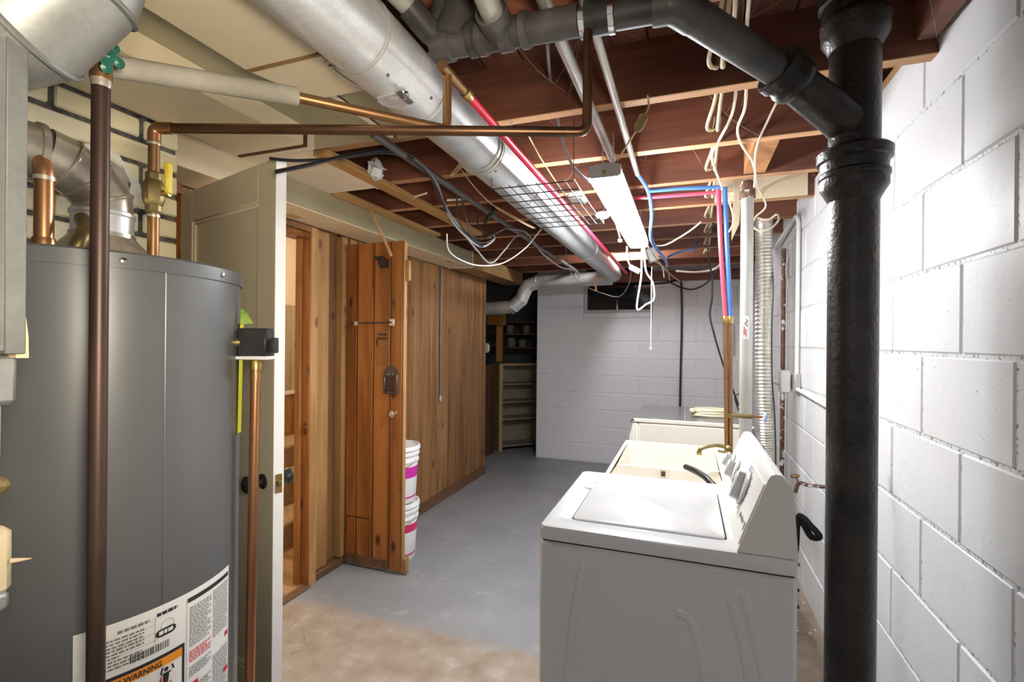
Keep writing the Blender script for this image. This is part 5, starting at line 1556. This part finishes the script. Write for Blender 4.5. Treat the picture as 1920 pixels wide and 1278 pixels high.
MB().box((XW - .085, 3.36, 1.115), (XW - .02, 3.42, 1.255), .010).build('plug_adapter', 'white_plastic', ob)
MB().box((XW - .021, 3.34, 1.14), (XW - .005, 3.40, 1.23), .002).build('cover_plate', 'dark_brown', ob)
cable('appliance_cord', [(XW - .085, 3.39, 1.165), (XW - .12, 3.39, 1.17), (XW - .155, 3.36, 1.13), (XW - .165, 3.33, .95), (XW - .18, 3.28, .75), (XW - .2, 3.3, .5), (XW - .1, 3.5, .3)], .006, 'cable_beige', 'beige cord plugged into the white adapter by the vent hose', 'cord')
cable('appliance_cord', [(XW - .15, 3.40, 2.10), (XW - .14, 3.27, 1.8), (XW - .15, 3.235, 1.5), (XW - .145, 3.235, 1.2), (XW - .13, 3.24, 1.0), (XW - .12, 3.25, .7), (XW - .12, 3.3, .4)], .004, 'cable_black', 'thin black cord hanging down the foil vent hose', 'cord')
cable('power_cord', [(.60, 1.95, 1.02), (.575, 1.9, .92), (.565, 1.88, .7), (.57, 1.9, .45), (.56, 1.95, .25), (.50, 2.02, .12), (.42, 2.05, .04), (.36, 2.05, .012)], .0055, 'cable_black', 'black power cord hanging between the stack and the white wall', 'cord')
cable('wall_cable', [(XW, 3.52, 2.06), (XW - .03, 3.52, 1.9), (XW - .015, 3.50, 1.75), (XW - .02, 3.48, 1.6), (XW - .015, 3.5, 1.3)], .004, 'cable_white', 'thin white cord on the wall beside the rusty pipe', 'cord')
cable('cable_bundle', [(.46, 3.2, .01), (.45, 3.18, .4), (.42, 3.1, .8), (.36, 2.9, .86), (.33, 2.75, .93), (.31, 2.68, 1.0)], .009, 'cable_grey', 'grey cord bundle sagging behind the standpipe', 'cord')
hbib = thing('hose_bib', (.50, 2.6, .80), 'old brown hose tap on the right wall behind the washer console', 'tap')
MB().tube(smooth_path([(.63, 2.6, .76), (.54, 2.6, .76), (.50, 2.6, .765), (.485, 2.6, .72)]), .009, 10).build('spout', 'rust', hbib)
MB().tube([(.50, 2.6, .765), (.487, 2.6, .795)], .005, 8).build('tap_stem', 'brass_dark', hbib)
MB().lathe([(.001, 0), (.018, .002), (.021, .008), (.018, .014), (.001, .016)], 10, (.485, 2.6, .79), (-.2, 0, 1)).build('tap_wheel', 'brass_dark', hbib, angle=20)
ep0 = ay(1375, 620, 5.68)
MB().box((.36, YF - .03, 1.30), (.47, YF - .0, 1.62), .004).build('breaker_box', 'window_frame', None, 'small grey metal box on the end wall behind the standpipe', 'electrical box')

# ================================================================= SHOP LIGHT
slx, sy0, sy1, slz = -.287, 1.77, 3.09, 2.005
slt = thing('shop_light', (slx, 2.4, slz), 'long lit fluorescent shop light hanging on chains', 'light fixture')
MB().prism([(slx - .058, sy0, slz + .055), (slx - .058, sy0, slz + .020), (slx - .048, sy0, slz + .012), (slx + .048, sy0, slz + .012), (slx + .058, sy0, slz + .020), (slx + .058, sy0, slz + .055), (slx + .03, sy0, slz + .062), (slx - .03, sy0, slz + .062)], (0, .018, 0)).build('end_cap', 'fix_grey', slt)
None and MB().prism([(slx - .058, sy1, slz + .055), (slx - .058, sy1, slz + .020), (slx - .048, sy1, slz + .012), (slx + .048, sy1, slz + .012), (slx + .058, sy1, slz + .020), (slx + .058, sy1, slz + .055)], (0, -.018, 0)).build('end_cap', 'fix_grey', slt)
MB().box((slx - .055, sy0 + .018, slz + .045), (slx + .055, sy1 - .018, slz + .062), .004).build('housing', 'fix_grey', slt)
MB().prism([(slx - .055, sy0 + .018, slz + .045), (slx - .058, sy0 + .018, slz + .012), (slx - .044, sy0 + .018, slz - .006), (slx + .044, sy0 + .018, slz - .006), (slx + .058, sy0 + .018, slz + .012), (slx + .055, sy0 + .018, slz + .045)], (0, sy1 - sy0 - .036, 0)).build('lit_lens', 'lens', slt, label='glowing white lens')
MB().lathe([(.008, 0), (.008, .006), (.001, .007)], 10, (slx, sy0, slz + .03), (0, -1, 0)).build('end_screw', 'brass', slt)
for yq in (sy0 + .08, sy1 - .1):
    for sx2 in (-.02, .02):
        z_ = slz + .065; k = 0
        lk = MB()
        while z_ < JB - .004:
            a_ = .35 * k * PI
            axx = Vector((1, 0, 0)) if k % 2 else Vector((0, 1, 0))
            pts_ = [Vector((slx + sx2, yq, z_ + .007)) + axx * (.0035 * math.cos(t_)) + Vector((0, 0, .0085 * math.sin(t_))) for t_ in [2 * PI * q_ / 10 for q_ in range(11)]]
            lk.tube(pts_, .0011, 5, False)
            z_ += .0125; k += 1
        lk.build('chain', 'galv_dull', slt)
# wire grid shelf under the round duct
gr = thing('wire_rack', (-.53, 2.03, 1.985), 'black wire grid rack hung under the round duct', 'wire rack')
gx0, gx1, gy0, gy1, gz = -.70, -.385, 1.70, 2.36, 1.99
nx, ny = 9, 7
for i in range(nx + 1):
    x_ = gx0 + (gx1 - gx0) * i / nx
    MB().tube([(x_, gy0, gz + .01), (x_, (gy0 + gy1) / 2, gz), (x_, gy1, gz + .004)], .0021, 6).build('wire', 'rack_wire', gr)
for j in range(ny + 1):
    y_ = gy0 + (gy1 - gy0) * j / ny
    MB().tube([(gx0, y_, gz + .003), (gx1, y_, gz + .003)], .0023, 6).build('wire', 'rack_wire', gr)
MB().tube([(gx0, gy0, gz + .01), (gx0 - .0, gy0, 2.212)], .0016, 6).build('hanger_wire', 'rack_wire', gr)
MB().tube([(gx1, gy0, gz + .01), (gx1, gy0, 2.212)], .0016, 6).build('hanger_wire', 'rack_wire', gr)
MB().tube([(gx1, gy1, gz + .004), (gx1, gy1, 2.212)], .0016, 6).build('hanger_wire', 'rack_wire', gr)
# junk lying on the rack
MB().box((-.46, 1.92, gz + .008), (-.40, 2.02, gz + .035), .006).build('wire_connector', 'cable_white', None, 'small white connector block lying on the wire rack', 'connector')
jb = thing('ceiling_lampholder', (-.25, 2.63, 2.15), 'round white lampholder on the joist left of the shop light', 'lampholder')
lpq = az(1130, 408, 2.18)
MB().lathe([(.045, 0), (.05, -.012), (.035, -.03), (.020, -.034), (.001, -.034)], 20, (lpq.x, lpq.y, JB)).build('porcelain_body', 'white_plastic', jb)

# ================================================================= BUCKETS
def bucket(zb_, band, band_z, label):
    t_ = thing('plastic_pail', (-1.79, 2.755, zb_), label, 'bucket', 'white pails stacked behind the pine door')
    c_ = (-1.79, 2.755, zb_)
    MB().lathe([(.001, .0), (.118, .0), (.122, .006), (.133, .24), (.134, .262), (.142, .264), (.142, .276), (.136, .278), (.137, .305), (.145, .307), (.145, .322), (.140, .326), (.141, .340)], 40, c_).build('pail_body', 'pail', t_)
    MB().lathe([(.143, .338), (.150, .340), (.150, .360), (.146, .366), (.132, .366), (.128, .356), (.001, .354)], 40, c_).build('lid', 'pail', t_)
    z0, z1 = band_z
    r0 = .122 + .011 * z0 / .24; r1 = .122 + .011 * z1 / .24
    MB().lathe([(r0 + .001, z0), (r1 + .001, z1)], 40, c_).build('label_band', band, t_)
    MB().lathe([(.1245, .035), (.1250, .045)], 40, c_).build('label_line', band, t_)
    hp_ = [Vector((-1.79 + .147 * math.cos(a), 2.755 + .147 * math.sin(a), zb_ + .29 - .11 * math.sin((a + PI * .15) / (PI * 1.3) * PI + 0) ** 1 if False else zb_ + .285 - .09 * max(0, math.sin(-a * .8)))) for a in [-PI * .02 - PI * .96 * k / 16 for k in range(17)]]
    MB().tube(hp_, .003, 6).build('bail_handle', 'galv_dull', t_)
    return t_
b_1 = bucket(.0, 'crimson', (.185, .235), 'lower white plastic pail with a red band, standing on the floor')
b_2 = bucket(.368, 'magenta', (.165, .235), 'upper white plastic pail with a magenta band, on the other pail')
MB().obox(Vector((-1.79 + .09, 2.755 - .102, .368 + .17)), (.02, .004, .016), (Vector((.75, .66, 0)), Vector((.66, -.75, 0)), Vector((0, 0, 1))), .002).build('label_mark', 'ink_grey', b_2)

# ================================================================= ALCOVE
bk = thing('corner_shelf', (-2.1, 6.0, 0), 'narrow wooden open shelf unit in the dark alcove', 'shelf')
s0, s1 = Vector((-2.25, 5.78, 0)), Vector((-1.80, 6.22, 0))
sd = (s1 - s0).normalized(); sn = Vector((sd.y, -sd.x, 0))
if sn.y > 0: sn = -sn
def sbox(a, b, n0, n1, z0, z1, name, mat):
    c_ = s0 + sd * ((a + b) / 2) + sn * ((n0 + n1) / 2) + Vector((0, 0, (z0 + z1) / 2))
    return MB().obox(c_, (abs(b - a) / 2, abs(n1 - n0) / 2, (z1 - z0) / 2), (sd, sn, Vector((0, 0, 1))), .002).build(name, mat, bk)
SLn = (s1 - s0).length
sbox(0, .05, -.30, 0, .0, 1.13, 'side_panel', 'shelf')
sbox(SLn - .02, SLn, -.30, 0, .0, 1.13, 'side_panel', 'shelf_in')
sbox(.05, SLn - .02, -.30, -.285, .06, 1.12, 'back_panel', 'shelf_in')
for z_ in (.055, .40, .62, .85):
    sbox(.05, SLn - .02, -.285, -.005, z_, z_ + .02, 'shelf_board', 'shelf_in')
sbox(.05, SLn - .02, -.30, 0, 1.10, 1.13, 'top_board', 'shelf')
MB().box((-2.50, 5.45, 0), (-2.30, 5.74, 1.12), .004).build('brown_cabinet', 'dark_brown', None, 'dark brown cabinet side next to the shelf unit', 'cabinet')
hu = thing('upper_shelf', (-2.1, 6.3, 1.2), 'rough wooden wall shelf above the shelf unit in the alcove', 'shelf')
MB().box((-2.33, 5.85, 1.15), (-2.25, 5.90, 1.75), .003).build('post', 'pine', hu)
MB().box((-2.40, 5.70, 1.62), (-2.15, 5.74, 1.77), .003).build('gusset_board', 'pine', hu)
for z_ in (1.32, 1.50, 1.66):
    MB().box((-2.9, 6.1, z_), (-1.85, 6.55, z_ + .02), .002).build('shelf_board', 'dark_brown', hu)
for k, (x_, z_, h_) in enumerate(((-2.28, 1.34, .12), (-2.12, 1.34, .10), (-2.06, 1.52, .11), (-2.3, 1.52, .12))):
    MB().lathe([(.05, 0), (.055, .01), (.055, h_ - .02), (.045, h_), (.001, h_)], 16, (x_, 6.3, z_)).build('storage_jar', 'shelf_in', None,
        ('pale jar at the left of the lower alcove shelf', 'pale jar at the right of the lower alcove shelf', 'pale jar at the right of the middle alcove shelf', 'pale jar at the left of the middle alcove shelf')[k], 'jar', 'jars on the alcove shelf')
sw = thing('junction_box', (-2.03, 4.74, 1.30), 'small steel switch box on the corner of the pine wall', 'switch box')
jq = ay(912, 652, 4.81)
MB().box((jq.x - .03, 4.795, jq.z - .05), (jq.x + .02, 4.835, jq.z + .05), .004).build('box', 'galv_dull', sw)
MB().box((jq.x + .02, 4.79, jq.z - .035), (jq.x + .032, 4.825, jq.z + .035), .003).build('switch_plate', 'chrome', sw)
cable('switch_cable', [ay(909, 550, 4.79), ay(904, 580, 4.78), ay(905, 610, 4.79), ay(910, 640, 4.80)], .005, 'cable_white', 'white cable running down the pine wall corner to the switch box')
pcn = ax(822, 640, XL + .02)
wtb = run('wall_tube', [(XL + .016, 3.775, .93), (XL + .016, 3.775, 2.07)], .009, 'galv_dark', 'thin grey tube running down the pine plank wall', 'pipe')
MB().lathe([(.014, 0), (.016, .02), (.008, .05)], 10, (XL + .018, 3.775, .89)).build('tube_end', 'galv_dull', wtb)

# ================================================================= CABLES
B = 'cable'
cable('black_cable', [ad(505, 297, 1.55), ad(560, 301, 1.6), ad(640, 296, 1.75), ad(720, 286, 1.9), ad(770, 300, 2.0), ad(805, 330, 2.1), ad(828, 375, 2.3), ad(845, 410, 2.5), ad(880, 445, 2.7), ad(905, 462, 2.8)], .0055, 'cable_black', 'black cable sagging from the door top to the conduit', B)
cable('black_cable', [ad(518, 322, 1.5), ad(580, 309, 1.6), ad(650, 292, 1.75), ad(720, 282, 1.9), ad(775, 298, 2.0)], .007, 'cable_black', 'thick black cable rising from behind the door edge', B)
cable('grey_cable', [ad(770, 292, 2.0), ad(800, 318, 2.1), ad(822, 350, 2.2), ad(835, 392, 2.4), ad(860, 430, 2.6), ad(900, 462, 2.8), ad(925, 450, 2.85), ad(925, 440, 2.9)], .006, 'cable_grey', 'grey cable drooping under the dark conduit', B)
cable('grey_cable', [ad(775, 296, 2.0), ad(812, 336, 2.15), ad(832, 380, 2.35), ad(860, 425, 2.6), ad(895, 470, 2.8), ad(920, 493, 3.0), ad(945, 470, 3.1), ad(965, 445, 3.15), ad(980, 440, 3.2)], .005, 'cable_grey', 'grey cable in a deep loop below the strapping boards', B)
cable('black_cable', [ad(858, 358, 2.45), ad(857, 400, 2.5), ad(872, 432, 2.55), ad(900, 448, 2.6), ad(925, 440, 2.65), ad(950, 428, 2.7), ad(975, 430, 2.9)], .004, 'cable_black', 'thin black cable looping left of the wire rack', B)
cable('black_cable', [ad(866, 372, 2.45), ad(875, 415, 2.5), ad(885, 445, 2.55), ad(905, 455, 2.6), ad(926, 447, 2.65), ad(917, 440, 2.7), ad(896, 425, 2.7), ad(897, 400, 2.7)], .004, 'cable_black', 'thin black cable curled below the conduit bundle', B)
bu = thing('cable_bundle', ad(920, 400, 2.75), 'black taped cable bundle tied to the conduit', 'cable')
for k in range(5):
    o__ = Vector((random.uniform(-.012, .012), random.uniform(-.02, .02), random.uniform(-.01, .01)))
    MB().tube(smooth_path([ad(921, 386, 2.75) + o__, ad(926, 392, 2.75) - o__, ad(918, 405, 2.72) + o__ * .6, ad(908, 415, 2.7) - o__]), .009, 7).build('taped_loop', 'cable_black', bu)
cable('white_cable', [ad(838, 438, 2.75), ad(842, 470, 2.8), ad(870, 490, 2.9), ad(905, 498, 3.0), ad(945, 492, 3.1), ad(985, 465, 3.1), ad(1010, 435, 3.0), ad(1015, 430, 2.95)], .004, 'cable_white', 'white cable hanging in a wide arc below the round duct', B)
cable('grey_cable', [ad(950, 428, 3.1), ad(985, 435, 3.2), ad(1005, 460, 3.3), ad(1020, 478, 3.5), ad(1050, 500, 3.8), ad(1072, 505, 3.9), ad(1085, 512, 3.9), ad(1083, 525, 3.9), ad(1076, 520, 3.9), ad(1082, 506, 3.9)], .006, 'cable_grey', 'grey cable reaching from the conduit to the far duct end', B)
cable('thin_wire', [ad(865, 318, 2.15), ad(885, 345, 2.2), ad(910, 372, 2.3), ad(935, 392, 2.4), ad(975, 415, 2.5), ad(1000, 428, 2.55)], .002, 'romex_old', 'thin tan wire strung along the left of the round duct', 'wire')
cable('thin_wire', [ad(920, 382, 2.35), ad(950, 398, 2.4), ad(985, 418, 2.45), ad(1003, 428, 2.5)], .003, 'copper_old', 'thin brown wire below the tan wire by the wire rack', 'wire')
cw0 = ad(1072, 512, 4.2)
cw1 = ad(1183, 505, 4.1)
cable('thin_wire', [Vector((cw0.x - .01, J[10], 2.213)), ad(1072, 512, 4.2), ad(1098, 536, 4.4), ad(1128, 549, 4.4), ad(1160, 556, 4.3), ad(1178, 535, 4.2), ad(1183, 505, 4.1), Vector((cw1.x, J[10], 2.213))], .003, 'galv_dull', 'thin wire strung across in front of the window', 'wire')
pin = ad(1117, 536, 4.35)
cpn = thing('clothespin', pin, 'wooden clothespin hanging on the thin wire by the window', 'clothespin')
MB().beam(pin + Vector((-.01, 0, .03)), pin + Vector((.008, 0, -.045)), .012, .008, (0, 1, 0)).build('half', 'fresh_wood', cpn)
MB().beam(pin + Vector((.012, .004, .03)), pin + Vector((-.010, .004, -.045)), .012, .008, (0, 1, 0)).build('half', 'fresh_wood', cpn)
# grey supply cable to the shop light
cable('lamp_cable', [az(1026, 80, 2.2), ay(1032, 150, 1.62), ay(1045, 220, 1.70), ay(1060, 280, 1.75), ay(1080, 318, 1.78), ay(1112, 345, 1.80)], .0055, 'cable_grey', 'grey cable hanging down to the near end of the shop light', B)
cable('green_twine', [az(985, 243, 2.205), ay(995, 262, 1.95), ay(1010, 290, 2.0), ay(1032, 325, 2.1), ay(1055, 360, 2.2)], .003, 'twine', 'green-brown twine slanting beside the red pipe', 'twine')
cable('twine', [az(1214, 178, 2.2), ay(1216, 200, 1.62), ay(1203, 228, 1.64), ay(1178, 268, 1.70), ay(1158, 300, 1.76)], .0035, 'twine', 'knotted tan twine tying the near end of the shop light to a joist', 'twine')
twn = bpy.context.scene.objects['twine']
kn = MB()
for k in range(5):
    c_ = ay(1206 - k * 2, 222 + k * 4, 1.63)
    kn.tube([c_ + Vector((.013 * math.cos(t_), .006 * math.sin(t_ * 2), .014 * math.sin(t_))) for t_ in [2 * PI * q_ / 12 for q_ in range(13)]], .0035, 6, False)
kn.build('twine_knot', 'twine', twn)
# old cables stapled on the joists, right side
cable('beige_cable', [az(1380, -30, 2.205), az(1378, 20, 2.2), ay(1372, 105, 1.60), ay(1380, 160, 1.78), ay(1372, 215, 1.95), ay(1350, 260, 2.06), ay(1335, 290, 2.2), ay(1342, 320, 2.35), ay(1352, 345, 2.47), ay(1354, 355, 2.49)], .0055, 'cable_beige', 'beige cable hanging to the top of the red and blue risers', B)
cable('beige_cable', [az(1406, -20, 2.2), ay(1400, 60, 1.45), ay(1400, 130, 1.62), ay(1397, 200, 1.8), ay(1383, 240, 2.0), ay(1390, 270, 2.1), ay(1412, 305, 2.3), ay(1418, 340, 2.5), ay(1420, 350, 2.9), ay(1436, 385, 3.0), ay(1418, 405, 3.05), ay(1412, 415, 3.1)], .005, 'cable_beige', 'beige cable passing behind the sloping black drain pipe', B)
cable('beige_cable', [ay(1550, 45, 1.62), ay(1520, 100, 1.7), ay(1468, 172, 1.9), ay(1440, 225, 2.05), ay(1418, 280, 2.1), ay(1416, 330, 2.3), ay(1414, 350, 2.4)], .0045, 'cable_beige', 'beige cable slanting down from behind the soil stack', B)
for k in range(8):
    yj = J[4 + k] + .03
    t_ = MB()
    xk = .095 + .012 * k
    for d_ in (-.012, .006):
        t_.tube(smooth_path([(xk + d_, yj - .01, JB + .13), (xk + d_ - .010, yj + .12, JB + .05), (xk + d_ - .020 + d_, yj + .25, JB - .004 + abs(d_)), (xk + d_ - .006, yj + .34, JB + .03), (xk + d_ + .004, yj + .40, JB + .10)]), .0065, 6)
    t_.build('stapled_cable', 'romex_old', None,
             ('nearest', 'second', 'third', 'fourth', 'fifth', 'sixth', 'seventh', 'farthest')[k] + ' loop of old yellowish cable between the joists above the tub side', B, 'old cables between the joists')
# cords and plugs at the far end of the shop light
fe = Vector((slx + .02, sy1, slz + .03))
cable('white_cord', [ay(1205, 458, 3.0), ay(1203, 480, 3.0), ay(1202, 520, 3.02), ay(1194, 578, 3.05), ay(1212, 570, 3.06), ay(1226, 560, 3.05), ay(1224, 530, 3.03), ay(1212, 510, 3.0), ay(1208, 480, 2.98), ay(1208, 460, 2.97)], .0055, 'cable_white', 'white cord hanging in a loop below the far end of the shop light', 'cord', parent=slt)
cable('pull_cord', [ay(1222, 500, 3.2), ay(1221, 580, 3.2), ay(1220, 650, 3.2)], .0025, 'cable_white', 'thin white pull cord hanging in front of the end wall', 'cord', parent=slt)
pe = ay(1220, 653, 3.2)
MB().lathe([(.001, -.008), (.007, -.006), (.008, 0), (.005, .006), (.001, .008)], 10, pe).build('pull_knob', 'white_plastic', slt)
pg = ay(1190, 505, 3.1)
MB().obox(pg, (.035, .018, .016), (Vector((.8, .1, -.45)).normalized(), Vector((0, 1, 0)), Vector((.45, 0, .8)).normalized()), .006).build('cord_plug', 'cable_white', slt)
cable('white_cord', [ay(1175, 462, 3.0), ay(1176, 485, 3.05), ay(1182, 500, 3.1)], .005, 'cable_white', 'short white cord from the light to the hanging plug', 'cord', parent=slt)
cable('white_cord', [ay(1150, 400, 2.5), ay(1158, 430, 2.6), ay(1162, 445, 2.65)], .004, 'cable_white', 'short beige pull chain left of the shop light', 'cord', parent=slt)
MB().lathe([(.001, 0), (.011, .004), (.012, .018), (.001, .022)], 10, ay(1162, 455, 2.65)).build('chain_pull', 'cable_white', slt)
jx = ay(1222, 478, 3.55)
MB().obox(jx, (.03, .03, .05), (Vector((.9, .2, .3)).normalized(), Vector((-.2, 1, 0)).normalized(), Vector((-.3, 0, .9)).normalized()), .004).build('metal_box', 'galv', None, 'open steel junction box behind the far end of the shop light', 'electrical box')
for k, (a, b, mt, lb) in enumerate((((1228, 490), (1245, 520), 'cable_beige', 'short beige wire tail below the junction box'), ((1235, 480), (1250, 512), 'copper_old', 'short brown wire tail right of the junction box'), ((1240, 505), (1255, 525), 'cable_grey', 'short grey wire tail near the end wall top'))):
    cable('wire_tail', [ay(*a, 3.6), ay((a[0] + b[0]) / 2 + 5, (a[1] + b[1]) / 2 - 6, 3.65), ay(*b, 3.7)], .004, mt, lb, 'wire')
cable('twine', [ay(1215, 462, 3.0), ay(1235, 490, 3.3), ay(1258, 515, 3.7), ay(1275, 527, 4.0)], .004, 'twine', 'tan twine running from the light to the end wall', 'twine')
cable('black_cable', [ay(1226, 532, 5.3), ay(1250, 530, 5.5), ay(1274, 526, 5.65), ay(1278, 550, 5.67), ay(1278, 620, 5.68), ay(1276, 700, 5.68), ay(1275, 757, 5.67), ay(1275, 800, 5.67)], .011, 'cable_black', 'black cable running straight down the end wall behind the dryer', B)
cable('black_cable', [ay(1250, 525, 5.4), ay(1275, 538, 5.45), ay(1300, 542, 5.4), ay(1325, 530, 5.2), ay(1345, 505, 4.8), ay(1352, 490, 4.6)], .008, 'cable_black', 'black cable swagged along the top of the end wall', B)
cable('black_cable', [ay(1338, 418, 3.0), ay(1328, 440, 3.1), ay(1328, 480, 3.2), ay(1335, 520, 3.3), ay(1335, 560, 3.3), ay(1331, 590, 3.3), ay(1340, 630, 3.3), ay(1355, 680, 3.3), ay(1370, 720, 3.3), ay(1385, 760, 3.32)], .006, 'cable_black', 'black cable with a joint hanging down to the dryer', B)
cable('black_cable', [ay(1385, 770, 3.45), ay(1378, 745, 3.45), ay(1385, 738, 3.45), ay(1398, 738, 3.45)], .005, 'cable_black', 'short black cable curl above the dryer cord coil', B)
cable('white_cable', [ay(1228, 460, 3.2), ay(1250, 458, 3.3), ay(1290, 435, 3.2), ay(1314, 416, 3.1)], .005, 'cable_white', 'white cable slanting up right of the shop light', B)
cable('blue_pipe', [ay(1252, 482, 3.9), ay(1275, 472, 3.95), ay(1300, 467, J[10] - .3), Vector((ay(1310, 465, J[10]).x, J[10], 2.206))], .008, 'blue_pex', 'short blue pipe stub under the far joists', 'pipe')
cable('beige_cable', [ay(1268, 508, 4.4), ay(1300, 510, 4.3), ay(1335, 506, 4.2), ay(1352, 495, 4.0)], .009, 'cable_beige', 'beige cable running level under the far joists', B)
cable('white_cable', [ay(1365, 362, 2.46), ay(1374, 362, 2.46), ay(1368, 378, 2.46), ay(1374, 400, 2.46), ay(1374, 420, 2.46), ay(1366, 436, 2.5)], .0045, 'cable_beige', 'crinkled beige cable between the blue riser and the standpipe', B)
cable('beige_cable', [ay(1412, 425, 3.1), ay(1425, 433, 3.1), ay(1445, 428, 3.1), ay(1460, 412, 3.15), ay(1456, 402, 3.2), ay(1440, 412, 3.25), ay(1420, 408, 3.25)], .006, 'cable_beige', 'loop of beige cable at the top of the foil vent hose', B)
# insulation scrap and rag
rg = MB().lathe([(.001, 0), (.03, .006), (.045, .02), (.04, .035), (.022, .05), (.001, .055)], 11, (-1.375, 1.87, 2.20), (.6, .3, .1))
for v_ in rg.v:
    v_ += Vector((random.uniform(-.022, .022), random.uniform(-.022, .022), random.uniform(-.012, .012)))
rg.build('white_rag', 'brown_cloth', None, 'crumpled white rag stuffed above the strapping board', 'rag', angle=15)
MB().prism([ay(1378, 335, 2.9), ay(1392, 335, 2.9), ay(1386, 420, 2.9), ay(1372, 450, 2.9), ay(1374, 400, 2.9)], (0, .02, 0)).build('insulation_scrap', 'cardboard', None, 'torn strip of grey insulation hanging behind the standpipe', 'insulation')
MB().tube([az(755, 375, 2.2), az(800, 362, 2.2)], .006, 6).build('metal_rod', 'cable_white', None, 'short white rod under the joists between the strapping boards', 'rod')
MB().tube([az(838, 375, 2.2), az(878, 373, 2.2)], .006, 6).build('metal_rod', 'cable_white', None, 'short white rod under a joist right of the strapping board', 'rod')
# splintered lath by the duct
for k, (a, b) in enumerate((((868, 300), (845, 330)), ((872, 306), (852, 325)))):
    MB().beam(az(*a, 2.2), az(*b, 2.17), .012, .005).build('lath_splinter', 'fresh_wood', None, ('upper', 'lower')[k] + ' pale wood splinter beside the round duct', 'splinter')
# flakes of paint on the floor by the wall
fk = MB()
for k in range(70):
    x_, y_ = random.uniform(.30, .62), random.uniform(1.6, 3.3)
    s_ = random.uniform(.003, .011); a = random.uniform(0, PI)
    fk.add([(x_ + s_ * math.cos(a + t_), y_ + s_ * 1.4 * math.sin(a + t_), .0015) for t_ in (0, 1.7, 3.3, 4.8)], [(0, 1, 2, 3)])
fk.build('paint_flakes', 'label', None, 'white paint flakes scattered on the floor along the right wall', 'paint flakes', None, 'stuff', smooth=False)

# cobwebs strung between the joists
cw = MB()
for k in range(50):
    b_ = random.choice((4, 4, 5, 5, 6, 6, 7))
    x_ = random.uniform(-.5, .45); y_ = J[b_] + .03
    p0_ = Vector((x_, y_, JB + random.uniform(.0, .18)))
    p2_ = Vector((x_ + random.uniform(-.25, .25), J[b_ + 1] - .03, JB + random.uniform(.0, .2)))
    if random.random() < .4:
        p2_ = Vector((x_ + random.uniform(-.12, .12), y_ + random.uniform(.0, .06), JB + random.uniform(-.03, .19)))
    m_ = (p0_ + p2_) / 2 - Vector((0, 0, random.uniform(.0, .03)))
    cw.tube(smooth_path([p0_, m_, p2_], 4), .0003, 3)
cw.build('cobwebs', 'web', None, 'pale dusty cobweb threads between the dark joists', 'cobweb', None, 'stuff')
